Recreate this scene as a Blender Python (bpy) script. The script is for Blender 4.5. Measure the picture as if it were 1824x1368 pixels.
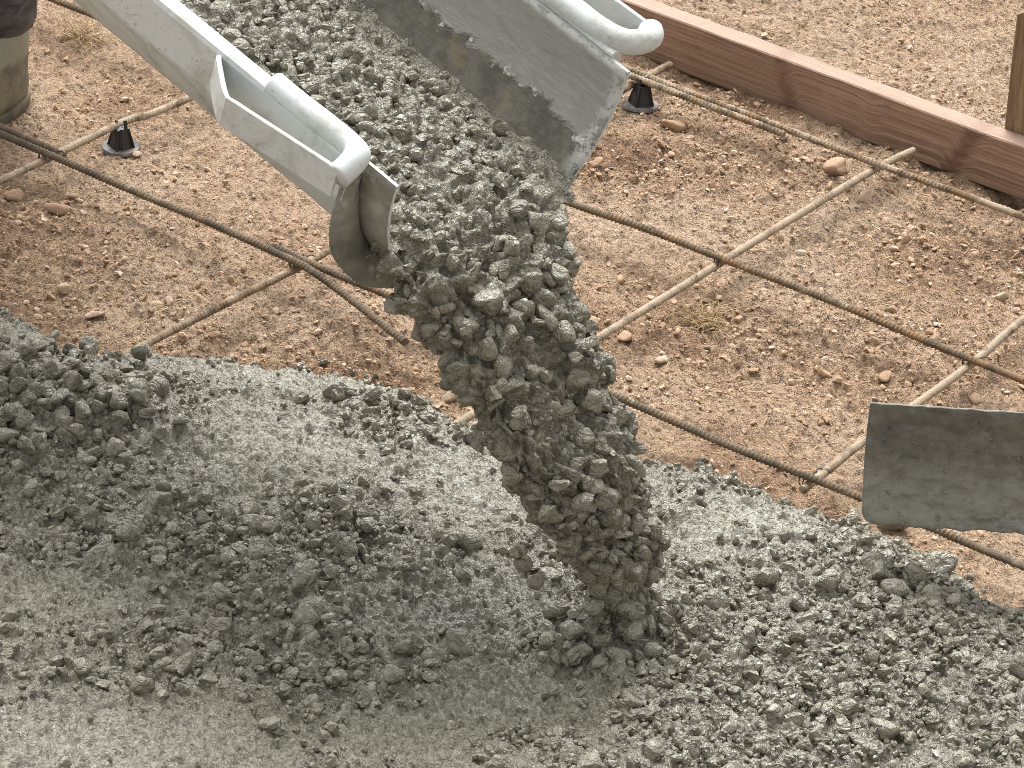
import bpy, bmesh, math, random
import numpy as np
from mathutils import Matrix, Vector

for o in list(bpy.data.objects):
    bpy.data.objects.remove(o)
scene = bpy.context.scene
COL = scene.collection
rnd = random.Random(7)
rng = np.random.default_rng(7)

# ---------------------------------------------------------------- camera
cam_d = bpy.data.cameras.new('camera')
cam = bpy.data.objects.new('camera', cam_d)
COL.objects.link(cam)
CR = ((0.80643868, 0.58597985, 0.07927340), (0.34215238, -0.35307471, -0.87078700), (-0.48227420, 0.72935990, -0.48522751))
CAM_LOC = Vector((3.9761, -4.7008, 3.1298))
mw = Matrix(((CR[0][0], -CR[1][0], -CR[2][0], CAM_LOC.x),
             (CR[0][1], -CR[1][1], -CR[2][1], CAM_LOC.y),
             (CR[0][2], -CR[1][2], -CR[2][2], CAM_LOC.z),
             (0, 0, 0, 1)))
cam.matrix_world = mw
cam_d.sensor_width = 36.0
cam_d.lens = 8000 / 1824 * 36.0
cam_d.clip_start = 0.1
cam_d.clip_end = 500
scene.camera = cam

# ---------------------------------------------------------------- sky and sun (bright overcast)
SUN_EL, SUN_AZ = math.radians(55), math.radians(136)      # azimuth measured from +x towards +y
world = bpy.data.worlds.new('World')
scene.world = world
world.use_nodes = True
nt = world.node_tree
nt.nodes.clear()
wout = nt.nodes.new('ShaderNodeOutputWorld')
wbg = nt.nodes.new('ShaderNodeBackground')
wsky = nt.nodes.new('ShaderNodeTexSky')
wsky.sky_type = 'NISHITA'
wsky.sun_disc = False
wsky.sun_elevation = SUN_EL
wsky.sun_rotation = math.pi / 2 - SUN_AZ
wsky.air_density = 1.0
wsky.dust_density = 6.0
whs = nt.nodes.new('ShaderNodeHueSaturation')
whs.inputs['Saturation'].default_value = 0.02
nt.links.new(wsky.outputs[0], whs.inputs['Color'])
nt.links.new(whs.outputs[0], wbg.inputs['Color'])
wbg.inputs['Strength'].default_value = 0.15
nt.links.new(wbg.outputs[0], wout.inputs['Surface'])
sun_d = bpy.data.lights.new('sun', 'SUN')
sun_d.energy = 1.35
sun_d.angle = math.radians(36)
sun_d.color = (1.0, 0.97, 0.93)
sun = bpy.data.objects.new('sun', sun_d)
COL.objects.link(sun)
sd = Vector((math.cos(SUN_EL) * math.cos(SUN_AZ), math.cos(SUN_EL) * math.sin(SUN_AZ), math.sin(SUN_EL)))
sun.rotation_euler = sd.to_track_quat('Z', 'Y').to_euler()
sun.location = (0, 0, 6)
vs = scene.view_settings
vs.view_transform = 'Standard'
vs.look = 'None'
vs.gamma = 1.0
vs.use_curve_mapping = False
vs.exposure = 0.95
scene.cycles.use_denoising = True
scene.cycles.denoiser = 'OPENIMAGEDENOISE'
scene.cycles.denoising_input_passes = 'RGB_ALBEDO_NORMAL'
scene.cycles.denoising_prefilter = 'NONE'
scene.cycles.use_adaptive_sampling = False
scene.cycles.max_bounces = 5
scene.cycles.diffuse_bounces = 3
scene.cycles.glossy_bounces = 2
scene.render.filter_size = 1.0
scene.cycles.filter_width = 0.9

# ---------------------------------------------------------------- helpers
def tag(o, label=None, cat=None, group=None, kind=None):
    if label: o['label'] = label
    if cat: o['category'] = cat
    if group: o['group'] = group
    if kind: o['kind'] = kind
    return o

def link(o, parent=None):
    COL.objects.link(o)
    if parent is not None:
        o.parent = parent
    return o

def empty(name, loc=(0, 0, 0)):
    o = bpy.data.objects.new(name, None)
    o.empty_display_size = 0.05
    o.location = loc
    return link(o)

def mesh_np(name, verts, faces, smooth=True, attrs=None):
    """verts (n,3) array, faces (m,k) int array with k = 3 or 4"""
    verts = np.ascontiguousarray(verts, dtype=np.float32)
    faces = np.ascontiguousarray(faces, dtype=np.int32)
    me = bpy.data.meshes.new(name)
    n, m, k = len(verts), len(faces), faces.shape[1]
    me.vertices.add(n)
    me.vertices.foreach_set('co', verts.ravel())
    me.loops.add(m * k)
    me.loops.foreach_set('vertex_index', faces.ravel())
    me.polygons.add(m)
    me.polygons.foreach_set('loop_start', np.arange(0, m * k, k, dtype=np.int32))
    me.polygons.foreach_set('loop_total', np.full(m, k, dtype=np.int32))
    me.update(calc_edges=True)
    me.polygons.foreach_set('use_smooth', np.full(m, smooth, dtype=bool))
    for an, av in (attrs or {}).items():
        at = me.attributes.new(an, 'FLOAT', 'POINT')
        at.data.foreach_set('value', np.ascontiguousarray(av, dtype=np.float32))
    return me

def obj(name, me, mats, parent=None):
    o = bpy.data.objects.new(name, me)
    for m in (mats if isinstance(mats, (list, tuple)) else [mats]):
        me.materials.append(m)
    return link(o, parent)

def bm_obj(name, bm, mats, parent=None, smooth=False):
    bmesh.ops.recalc_face_normals(bm, faces=bm.faces)
    me = bpy.data.meshes.new(name)
    bm.to_mesh(me)
    bm.free()
    for p in me.polygons:
        p.use_smooth = smooth
    return obj(name, me, mats, parent)

def grid_faces(nu, nv, closed_v=False):
    i = np.arange(nu - 1)[:, None]
    j = np.arange(nv if closed_v else nv - 1)[None, :]
    j2 = (j + 1) % nv
    a = i * nv + j
    b = i * nv + j2
    c = (i + 1) * nv + j2
    d = (i + 1) * nv + j
    return np.stack([a, d, c, b], -1).reshape(-1, 4)

# gradient noise ---------------------------------------------------
_perm = np.random.default_rng(11).permutation(512).astype(np.int64)
_ang = np.random.default_rng(12).uniform(0, 2 * np.pi, 512)
_gx, _gy = np.cos(_ang), np.sin(_ang)
def perlin(x, y, seed=0):
    x = np.asarray(x, float); y = np.asarray(y, float)
    xi = np.floor(x).astype(np.int64); yi = np.floor(y).astype(np.int64)
    xf = x - xi; yf = y - yi
    u = xf * xf * xf * (xf * (xf * 6 - 15) + 10)
    v = yf * yf * yf * (yf * (yf * 6 - 15) + 10)
    def g(ix, iy, dx, dy):
        h = _perm[(_perm[(_perm[(ix + seed * 37) & 511] + iy) & 511] + seed) & 511]
        return _gx[h] * dx + _gy[h] * dy
    n00 = g(xi, yi, xf, yf); n10 = g(xi + 1, yi, xf - 1, yf)
    n01 = g(xi, yi + 1, xf, yf - 1); n11 = g(xi + 1, yi + 1, xf - 1, yf - 1)
    return ((n00 * (1 - u) + n10 * u) * (1 - v) + (n01 * (1 - u) + n11 * u) * v) * 1.5

def fbm(x, y, wl, octs, seed=0, gain=0.5, ridged=False):
    s = np.zeros(np.broadcast(x, y).shape); a = 1.0; w = wl
    for k in range(octs):
        n = perlin(x / w + 13.1 * k, y / w - 7.7 * k, seed + k)
        if ridged: n = 0.5 - np.abs(n) * 1.6
        s += a * n
        a *= gain; w *= 0.5
    return s

def sstep(e0, e1, x):
    t = np.clip((x - e0) / (e1 - e0), 0, 1)
    return t * t * (3 - 2 * t)

# ground axes: a runs to the right of the pour, b away from it
P0 = np.array([0.9, 0.0])
AX = np.array([0.809, 0.5878])
BX = np.array([-0.5878, 0.809])
def ab_of(x, y):
    dx, dy = x - P0[0], y - P0[1]
    return dx * AX[0] + dy * AX[1], dx * BX[0] + dy * BX[1]
def xy_of(a, b):
    return P0[0] + a * AX[0] + b * BX[0], P0[1] + a * AX[1] + b * BX[1]

# edge of the poured concrete over the soil
EDGE = np.array([(-1.2, -0.9), (-0.4, -0.55), (0.102, -0.421), (0.220, -0.371), (0.271, -0.357), (0.380, -0.384), (0.446, -0.358), (0.499, -0.290),
                 (0.601, -0.226), (0.686, -0.178), (0.763, -0.148), (0.862, -0.146), (0.993, -0.191), (1.081, -0.180), (1.172, -0.065),
                 (1.249, -0.026), (1.352, -0.026), (1.459, -0.007), (1.542, -0.009), (1.620, -0.035), (1.697, -0.060), (1.751, -0.058),
                 (1.849, -0.041), (2.6, -0.02)])
def edge_in(x, y):
    """distance inside the poured concrete (negative on the bare soil)"""
    e = np.interp(x, EDGE[:, 0], EDGE[:, 1])
    return (e - y) * 0.85 + 0.010 * perlin(x / 0.05, y / 0.05, 91) + 0.006 * perlin(x / 0.018, y / 0.018, 92)

def blob_sum(a, b, blobs):
    s = np.zeros(np.broadcast(a, b).shape)
    for ca, cb, ra, rb in blobs:
        s = np.maximum(s, np.exp(-(((a - ca) / ra) ** 2 + ((b - cb) / rb) ** 2) * 1.1))
    return s

# ---------------------------------------------------------------- materials
class NB:
    def __init__(self, name):
        self.m = bpy.data.materials.new(name)
        self.m.use_nodes = True
        self.t = self.m.node_tree
        self.t.nodes.clear()
        self.out = self.n('ShaderNodeOutputMaterial')
        self.b = self.n('ShaderNodeBsdfPrincipled')
        self.l(self.b.outputs[0], self.out.inputs['Surface'])
    def n(self, t, **kw):
        nd = self.t.nodes.new(t)
        for k, v in kw.items():
            setattr(nd, k, v)
        return nd
    def l(self, a, b): self.t.links.new(a, b)
    def set(self, sock, v):
        if isinstance(v, bpy.types.NodeSocket): self.l(v, sock)
        else: sock.default_value = v
    def pos(self): return self.n('ShaderNodeNewGeometry').outputs['Position']
    def oco(self): return self.n('ShaderNodeTexCoord').outputs['Object']
    def map(self, v, scale=(1, 1, 1), loc=(0, 0, 0), rot=(0, 0, 0)):
        m = self.n('ShaderNodeMapping'); self.l(v, m.inputs['Vector'])
        m.inputs['Scale'].default_value = scale; m.inputs['Location'].default_value = loc; m.inputs['Rotation'].default_value = rot
        return m.outputs[0]
    def noise(self, v, scale, detail=4, rough=0.55, dist=0.0):
        n = self.n('ShaderNodeTexNoise'); self.l(v, n.inputs['Vector'])
        n.inputs['Scale'].default_value = scale; n.inputs['Detail'].default_value = detail
        n.inputs['Roughness'].default_value = rough; n.inputs['Distortion'].default_value = dist
        return n.outputs['Fac']
    def voro(self, v, scale, feature='F1', out='Distance', rnd_=1.0):
        n = self.n('ShaderNodeTexVoronoi', feature=feature); self.l(v, n.inputs['Vector'])
        n.inputs['Scale'].default_value = scale; n.inputs['Randomness'].default_value = rnd_
        return n.outputs[out]
    def ramp(self, f, stops):
        r = self.n('ShaderNodeValToRGB'); self.l(f, r.inputs[0])
        els = r.color_ramp.elements
        while len(els) < len(stops): els.new(0.5)
        for e, (p, c) in zip(els, stops):
            e.position = p
            e.color = c if len(c) == 4 else (*c, 1)
        return r.outputs[0]
    def rr(self, f, a, b, lo=0.0, hi=1.0):
        r = self.n('ShaderNodeMapRange'); self.l(f, r.inputs[0])
        for i, v in enumerate((a, b, lo, hi)): r.inputs[i + 1].default_value = v
        return r.outputs[0]
    def mix(self, f, a, b, mode='MIX'):
        m = self.n('ShaderNodeMix', data_type='RGBA', blend_type=mode)
        self.set(m.inputs[0], f)
        for s, v in ((m.inputs[6], a), (m.inputs[7], b)):
            if isinstance(v, tuple) and len(v) == 3: v = (*v, 1)
            self.set(s, v)
        return m.outputs[2]
    def math(self, op, a, b=0.0, c=None):
        m = self.n('ShaderNodeMath', operation=op)
        self.set(m.inputs[0], a); self.set(m.inputs[1], b)
        if c is not None: self.set(m.inputs[2], c)
        return m.outputs[0]
    def sep(self, v):
        s = self.n('ShaderNodeSeparateXYZ'); self.l(v, s.inputs[0]); return s.outputs
    def attr(self, name): return self.n('ShaderNodeAttribute', attribute_name=name).outputs['Fac']
    def bump(self, h, dist, strength=1.0, prev=None):
        b = self.n('ShaderNodeBump'); self.l(h, b.inputs['Height'])
        b.inputs['Distance'].default_value = dist; b.inputs['Strength'].default_value = strength
        if prev is not None: self.l(prev, b.inputs['Normal'])
        return b.outputs[0]
    def done(self, color=None, rough=None, normal=None, metal=None, spec=None):
        for k, v in (('Base Color', color), ('Roughness', rough), ('Normal', normal), ('Metallic', metal), ('Specular IOR Level', spec)):
            if v is None: continue
            if k == 'Base Color' and isinstance(v, tuple) and len(v) == 3: v = (*v, 1)
            self.set(self.b.inputs[k], v)
        return self.m

def mat_soil():
    k = NB('dry_soil'); p = k.pos()
    tone = k.attr('tone')
    big = k.noise(p, 5.0, 5, 0.6)
    fine = k.noise(p, 70, 6, 0.7, 0.4)
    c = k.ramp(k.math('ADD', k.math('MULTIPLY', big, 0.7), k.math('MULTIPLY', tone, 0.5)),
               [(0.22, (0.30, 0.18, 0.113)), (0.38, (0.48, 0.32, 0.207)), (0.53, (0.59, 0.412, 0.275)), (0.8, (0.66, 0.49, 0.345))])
    c = k.mix(k.rr(fine, 0.32, 0.54, 0.8, 0.0), c, (0.215, 0.125, 0.076))
    c = k.mix(k.rr(k.noise(p, 160, 6, 0.8, 2.0), 0.55, 0.68, 0, 0.6), c, (0.58, 0.435, 0.285))
    sp = k.voro(p, 230, 'F1', 'Color')
    r, g, b_ = k.sep(sp)
    c = k.mix(k.rr(r, 0.86, 0.95, 0, 0.7), c, (0.60, 0.45, 0.31))
    c = k.mix(k.rr(g, 0.9, 0.96, 0, 0.6), c, (0.40, 0.29, 0.24))
    c = k.mix(k.rr(b_, 0.9, 0.97, 0, 0.6), c, (0.12, 0.07, 0.045))
    n1 = k.bump(k.noise(p, 100, 6, 0.75, 1.6), 0.014, 1.0)
    n2 = k.bump(k.voro(p, 380), 0.003, 0.8, n1)
    return k.done(c, 0.95, n2, spec=0.15)

def mat_pebble():
    k = NB('pebble'); p = k.pos()
    t = k.math('FRACT', k.math('ADD', k.attr('tint'), k.n('ShaderNodeObjectInfo').outputs['Random']))
    c = k.ramp(t, [(0.0, (0.24, 0.145, 0.09)), (0.25, (0.42, 0.285, 0.18)), (0.5, (0.34, 0.22, 0.14)), (0.72, (0.52, 0.385, 0.27)), (0.88, (0.57, 0.45, 0.355)), (1.0, (0.66, 0.56, 0.47))])
    c = k.mix(k.rr(k.noise(p, 90, 5, 0.7), 0.38, 0.62, 0.75, 0.15), c, (0.48, 0.33, 0.22))
    n1 = k.bump(k.noise(p, 160, 6, 0.7), 0.003, 0.7)
    return k.done(c, 0.9, n1, spec=0.2)

def mat_plain_stone(name, col):
    k = NB(name); p = k.pos()
    c = k.mix(k.rr(k.noise(p, 60, 6, 0.7), 0.36, 0.64, 0.1, 0.8), col, (0.40, 0.275, 0.17))
    return k.done(c, 0.85, k.bump(k.noise(p, 130, 6, 0.7), 0.003, 0.7), spec=0.25)

def mat_straw():
    k = NB('straw')
    t = k.attr('tint')
    return k.done(k.ramp(t, [(0, (0.30, 0.2, 0.11)), (0.6, (0.50, 0.37, 0.2)), (1, (0.66, 0.54, 0.34))]), 0.8, spec=0.2)

def concrete_color(k, p, fine=1.0):
    big = k.noise(p, 7, 4, 0.6)
    mid = k.noise(p, 45, 6, 0.65, 0.5)
    c = k.mix(k.rr(big, 0.35, 0.65), (0.238, 0.222, 0.167), (0.292, 0.276, 0.214))
    c = k.mix(k.rr(mid, 0.36, 0.60, 0.65, 0.0), c, (0.155, 0.136, 0.098))
    vein = k.noise(p, 120, 5, 0.7, 1.6)
    c = k.mix(k.math('MULTIPLY', k.rr(vein, 0.56, 0.70, 0, 0.45), fine), c, (0.40, 0.372, 0.30))
    c = k.mix(k.math('MULTIPLY', k.rr(vein, 0.42, 0.32, 0, 0.5), fine), c, (0.105, 0.09, 0.064))
    sand = k.voro(p, 420, 'F1', 'Color')
    r, g, _ = k.sep(sand)
    c = k.mix(k.math('MULTIPLY', k.rr(r, 0.9, 0.97, 0, 0.25), fine), c, (0.40, 0.355, 0.27))
    c = k.mix(k.math('MULTIPLY', k.rr(g, 0.9, 0.97, 0, 0.3), fine), c, (0.12, 0.102, 0.072))
    return c

def mat_concrete():
    k = NB('wet_concrete'); p = k.pos()
    sm = k.attr('smooth')
    wt = k.attr('water')
    rest = k.math('SUBTRACT', 1.0, k.math('MULTIPLY', k.math('MAXIMUM', sm, wt), 0.2))
    c = concrete_color(k, p, rest)
    c = k.mix(k.rr(k.attr('stony'), 0.35, 0.9, 0, 0.45), c, (0.19, 0.17, 0.132))  # stony zones darker: aggregate tone plus the stones' self-shading put in
    c = k.mix(k.math('MULTIPLY', sm, k.rr(k.noise(p, 60, 6, 0.75, 1.0), 0.35, 0.62, 0.2, 0.8)), c, (0.35, 0.337, 0.27))  # pale smooth paste, lightened further by sky sheen put into the colour
    c = k.mix(k.math('MULTIPLY', wt, 0.7), c, (0.17, 0.157, 0.125))
    ro = k.rr(k.noise(p, 30, 4, 0.6), 0.35, 0.65, 0.28, 0.48)
    ro = k.math('ADD', k.math('SUBTRACT', ro, k.math('MULTIPLY', wt, 0.04)), k.math('MULTIPLY', sm, 0.06))
    n1 = k.n('ShaderNodeBump'); k.l(k.noise(p, 95, 3, 0.6, 1.6), n1.inputs['Height'])
    n1.inputs['Distance'].default_value = 0.010; k.l(rest, n1.inputs['Strength'])
    n2 = k.bump(k.noise(p, 380, 3, 0.6, 0.8), 0.0016, 0.35, n1.outputs[0])
    k.b.inputs['Coat Weight'].default_value = 0.24; k.b.inputs['Coat Roughness'].default_value = 0.22; k.l(n1.outputs[0], k.b.inputs['Coat Normal'])
    return k.done(c, ro, n2, spec=0.6)

def mat_aggregate():
    k = NB('coated_aggregate'); p = k.pos()
    t = k.math('FRACT', k.math('ADD', k.attr('tint'), k.n('ShaderNodeObjectInfo').outputs['Random']))
    c = concrete_color(k, p)
    c2 = k.ramp(t, [(0, (0.11, 0.10, 0.073)), (0.35, (0.186, 0.172, 0.127)), (0.7, (0.24, 0.223, 0.168)), (0.9, (0.27, 0.243, 0.184)), (1, (0.325, 0.292, 0.226))])
    c = k.mix(k.rr(k.noise(p, 60, 4, 0.6), 0.4, 0.6, 0.05, 0.6), c, c2)
    n1 = k.bump(k.noise(p, 60, 3, 0.6, 0.9), 0.014, 0.95)
    n2 = k.bump(k.noise(p, 300, 3, 0.6), 0.0018, 0.4, n1)
    k.b.inputs['Coat Weight'].default_value = 0.24; k.b.inputs['Coat Roughness'].default_value = 0.25; k.l(n1, k.b.inputs['Coat Normal'])
    return k.done(c, k.rr(k.noise(p, 40, 3), 0.35, 0.65, 0.28, 0.5), n2, spec=0.55)

def mat_paint():
    k = NB('white_chute_paint'); p = k.oco()
    c = k.mix(k.noise(p, 9, 4), (0.52, 0.556, 0.548), (0.62, 0.65, 0.635))
    smudge = k.noise(p, 14, 6, 0.7, 0.6)
    c = k.mix(k.rr(smudge, 0.48, 0.70, 0, 0.75), c, (0.33, 0.315, 0.245))
    c = k.mix(k.rr(k.noise(p, 40, 7, 0.8, 0.2), 0.58, 0.68, 0, 0.5), c, (0.26, 0.245, 0.20))
    sp_ = k.n('ShaderNodeTexVoronoi', feature='F1'); k.l(k.mix(0.035, p, k.n('ShaderNodeTexNoise').outputs['Color'], 'ADD'), sp_.inputs['Vector']); sp_.inputs['Scale'].default_value = 130
    blot = k.math('MULTIPLY', k.rr(sp_.outputs['Distance'], 0.34, 0.22), k.rr(k.sep(sp_.outputs['Color'])[0], 0.72, 0.8))
    c = k.mix(k.math('MULTIPLY', blot, k.rr(k.noise(p, 11, 3), 0.45, 0.6, 0.0, 0.7)), c, (0.32, 0.305, 0.25))
    chip = k.noise(p, 48, 7, 0.8, 0.3)
    c = k.mix(k.rr(chip, 0.665, 0.675, 0, 0.85), c, (0.15, 0.125, 0.10))
    scr = k.noise(k.map(p, (14, 90, 90)), 3.0, 5, 0.75, 2.0)
    c = k.mix(k.rr(scr, 0.66, 0.70, 0, 0.75), c, (0.12, 0.12, 0.115))
    n = k.bump(k.noise(p, 120, 4, 0.6), 0.0008, 0.5)
    n = k.bump(k.noise(p, 18, 3, 0.5), 0.004, 0.4, n)
    return k.done(c, k.rr(smudge, 0.3, 0.7, 0.42, 0.7), n, spec=0.4)

def mat_liner():
    """inside of the trough: dried grey slurry, a worn stained band lower down, chips of bare paint between"""
    k = NB('slurry_coated_steel'); p = k.oco()
    x, y, z = k.sep(p)
    wob = k.math('MULTIPLY', k.math('SUBTRACT', k.noise(k.map(p, (1, 1, 1.3)), 22, 5, 0.65, 0.8), 0.5), 0.06)
    zz = k.math('ADD', z, wob)
    lo = k.rr(zz, -0.108, -0.100)                                   # 0 = worn band, 1 = slurry
    str_ = k.noise(k.map(p, (22, 110, 110)), 1.0, 6, 0.7, 0.8)
    sl = k.mix(k.rr(str_, 0.35, 0.65), (0.27, 0.265, 0.243), (0.35, 0.345, 0.322))
    sl = k.mix(k.rr(k.noise(k.map(p, (40, 160, 160)), 1.6, 5, 0.8, 1.5), 0.64, 0.70, 0, 0.6), sl, (0.09, 0.088, 0.08))
    st = k.mix(k.rr(k.noise(p, 40, 5, 0.65), 0.4, 0.6), (0.10, 0.093, 0.075), (0.16, 0.15, 0.125))
    och = k.noise(k.map(p, (20, 30, 22)), 1.0, 5, 0.6, 0.4)
    zone = k.rr(z, -0.158, -0.13)
    st = k.mix(k.math('MULTIPLY', k.rr(och, 0.56, 0.62, 0, 0.5), zone), st, (0.23, 0.19, 0.105))
    c = k.mix(lo, st, sl)
    near = k.math('SUBTRACT', 1.0, k.math('MINIMUM', k.math('MULTIPLY', k.math('ABSOLUTE', k.math('ADD', zz, 0.105)), 120.0), 1.0))
    chip = k.math('MULTIPLY', k.rr(near, 0.2, 0.6), k.rr(k.noise(p, 26, 4, 0.7), 0.55, 0.6))
    tip = k.math('MULTIPLY', k.rr(x, 0.026, 0.004), k.rr(k.noise(p, 45, 5, 0.75), 0.44, 0.52))
    tip = k.math('MULTIPLY', tip, k.rr(z, -0.16, -0.12))
    rim = k.math('MULTIPLY', k.rr(z, -0.016, -0.006), k.rr(k.noise(p, 35, 5, 0.7), 0.42, 0.52))
    c = k.mix(k.math('MAXIMUM', chip, k.math('MAXIMUM', tip, rim)), c, (0.60, 0.61, 0.58))
    n1 = k.bump(str_, 0.004, 0.35)
    n1 = k.bump(k.noise(p, 260, 4, 0.7), 0.0012, 0.5, n1)
    n1 = k.bump(lo, 0.002, 0.7, n1)
    return k.done(c, k.mix(lo, (0.62, 0.62, 0.62), (0.6, 0.6, 0.6)), n1, spec=0.3)

def mat_lip():
    k = NB('grimy_bare_steel'); p = k.oco()
    c = k.mix(k.rr(k.noise(p, 16, 6, 0.65, 0.4), 0.38, 0.62), (0.155, 0.15, 0.126), (0.28, 0.276, 0.243))
    c = k.mix(k.rr(k.noise(k.map(p, (60, 14, 14)), 1.0, 5, 0.7), 0.58, 0.70, 0, 0.5), c, (0.29, 0.285, 0.255))
    c = k.mix(k.math('MULTIPLY', k.rr(k.sep(p)[2], -0.105, -0.06), k.rr(k.noise(p, 22, 5, 0.7), 0.45, 0.56)), c, (0.36, 0.365, 0.33))
    n = k.bump(k.noise(p, 70, 5, 0.7), 0.0018, 0.5)
    return k.done(c, 0.62, n, spec=0.4)

def mat_rebar(name, dust, rust):
    k = NB(name); p = k.pos()
    base = k.mix(k.rr(k.noise(p, 18, 5, 0.65), 0.4, 0.62), (0.085, 0.066, 0.044), (0.165, 0.122, 0.076))
    c = k.mix(k.rr(k.noise(p, 30, 6, 0.7), 0.62 - 0.3 * rust, 0.72 - 0.25 * rust, 0, 0.8), base, (0.24, 0.135, 0.062))
    dn = k.noise(p, 24, 6, 0.75, 0.5)
    c = k.mix(k.rr(dn, 0.75 - 0.55 * dust, 0.88 - 0.5 * dust, 0, 0.95), c, (0.39, 0.31, 0.222))
    n = k.bump(k.noise(p, 260, 4, 0.7), 0.0015, 0.6)
    return k.done(c, 0.75, n, metal=0.0, spec=0.3)

def hv(k, h, x):
    c = k.n('ShaderNodeCombineXYZ'); k.set(c.inputs[0], k.math('MULTIPLY', x, 1.5)); k.set(c.inputs[2], k.math('MULTIPLY', h, 260.0))
    return c.outputs[0]

def mat_board():  
    k = NB('redwood_board'); p = k.oco()
    x, y, z = k.sep(p)
    # growth rings cut flat: fine lines along the length that swing round a few knots
    sw = k.n('ShaderNodeCombineXYZ')
    k.set(sw.inputs[0], k.math('MULTIPLY', x, 0.55)); k.set(sw.inputs[1], y); k.set(sw.inputs[2], z)
    warp = k.noise(k.map(p, (3.0, 6, 6)), 1.0, 3, 0.5)
    h = k.math('ADD', k.math('ADD', z, k.math('MULTIPLY', y, 0.6)), k.math('MULTIPLY', warp, 0.022))
    knots = None
    for kx, kz, s in ((0.645, 0.06, 1.0), (0.985, 0.045, -1.0), (0.30, 0.03, 1.0), (1.5, 0.05, 1.0), (0.815, 0.035, 0.35)):
        dx = k.math('SUBTRACT', x, kx)
        dz = k.math('SUBTRACT', z, kz)
        # knot trails lean across the face
        d = k.math('ADD', dx, k.math('MULTIPLY', dz, 0.45 * s))
        g = k.math('POWER', 2.718, k.math('MULTIPLY', k.math('MULTIPLY', d, d), -2600.0))
        g = k.math('MULTIPLY', g, abs(s))
        knots = g if knots is None else k.math('ADD', knots, g)
    h = k.math('ADD', h, k.math('MULTIPLY', knots, 0.020))
    ring = k.math('SUBTRACT', k.math('MULTIPLY', k.noise(hv(k, h, x), 1.0, 3, 0.6), 4.0), 2.0)
    fib = k.noise(k.map(p, (5, 160, 160)), 1.0, 5, 0.7)
    c = k.mix(k.rr(ring, -0.8, 0.8), (0.23, 0.143, 0.097), (0.52, 0.36, 0.26))
    c = k.mix(k.rr(fib, 0.35, 0.62, 0.6, 0.0), c, (0.17, 0.098, 0.07))
    c = k.mix(k.rr(knots, 0.25, 1.0, 0, 0.65), c, (0.125, 0.06, 0.04))
    c = k.mix(k.rr(k.noise(p, 9, 5, 0.65), 0.5, 0.7, 0, 0.6), c, (0.43, 0.285, 0.21))
    stain = k.noise(k.map(p, (7, 14, 30)), 1.0, 5, 0.7)
    c = k.mix(k.rr(stain, 0.6, 0.7, 0, 0.6), c, (0.10, 0.072, 0.062))
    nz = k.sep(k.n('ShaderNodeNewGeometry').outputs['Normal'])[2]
    c = k.mix(k.rr(nz, 0.5, 0.9, 0, 0.6), c, k.mix(fib, (0.36, 0.255, 0.20), (0.47, 0.355, 0.29)))   # top edge paler: light from above put into the colour
    n = k.bump(ring, 0.0012, 0.5)
    n = k.bump(fib, 0.0022, 0.6, n)
    return k.done(c, 0.85, n, spec=0.2)

def mat_stake():
    k = NB('weathered_stake_wood'); p = k.oco()
    fib = k.noise(k.map(p, (140, 140, 6)), 1.0, 6, 0.7, 0.4)
    c = k.mix(k.rr(fib, 0.35, 0.65), (0.15, 0.095, 0.055), (0.36, 0.255, 0.16))
    return k.done(c, 0.9, k.bump(fib, 0.003, 0.7), spec=0.2)

def mat_simple(name, col, rough=0.6, spec=0.4, bump=None, col2=None, sc=20):
    k = NB(name); p = k.oco()
    n = k.noise(p, sc, 5, 0.65)
    c = k.mix(k.rr(n, 0.38, 0.64), col, col2 or tuple(v * 0.7 for v in col))
    nn = k.bump(k.noise(p, sc * 6, 5, 0.7), bump, 0.6) if bump else None
    return k.done(c, rough, nn, spec=spec)

def mat_blade():
    k = NB('concrete_caked_blade'); p = k.oco()
    x, y, z = k.sep(p)
    c = k.mix(k.rr(k.noise(p, 30, 6, 0.7), 0.35, 0.65), (0.165, 0.157, 0.13), (0.29, 0.278, 0.236))
    wet = k.rr(k.math('ADD', z, k.math('MULTIPLY', k.noise(p, 14, 4), 0.06)), 0.125, 0.085)  # mask: lower half lighter, light on its upturned face put into the colour
    c = k.mix(k.math('MULTIPLY', wet, 0.7), c, (0.42, 0.405, 0.34))
    n = k.bump(k.noise(p, 75, 6, 0.75, 0.9), 0.009, 0.8)
    n = k.bump(k.noise(p, 350, 4, 0.7), 0.001, 0.6, n)
    return k.done(c, 0.55, n, spec=0.5)

def mat_boot():
    k = NB('muddy_rubber_boot'); p = k.oco()
    z = k.sep(p)[2]
    e = k.math('ADD', z, k.math('MULTIPLY', k.math('SUBTRACT', k.noise(p, 18, 4), 0.5), 0.05))
    clean = k.mix(k.noise(p, 12, 4), (0.26, 0.247, 0.185), (0.36, 0.345, 0.265))
    mud = k.mix(k.rr(k.noise(p, 35, 6, 0.7), 0.38, 0.6), (0.12, 0.106, 0.072), (0.21, 0.19, 0.135))
    mud = k.mix(k.rr(k.noise(k.map(p, (40, 40, 120)), 1.0, 5, 0.7, 0.8), 0.62, 0.68, 0, 0.6), mud, (0.42, 0.40, 0.32))
    return k.done(k.mix(k.rr(e, 0.085, 0.1), mud, clean), 0.6, k.bump(k.noise(p, 60, 5, 0.6), 0.003, 0.5), spec=0.4)

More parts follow.
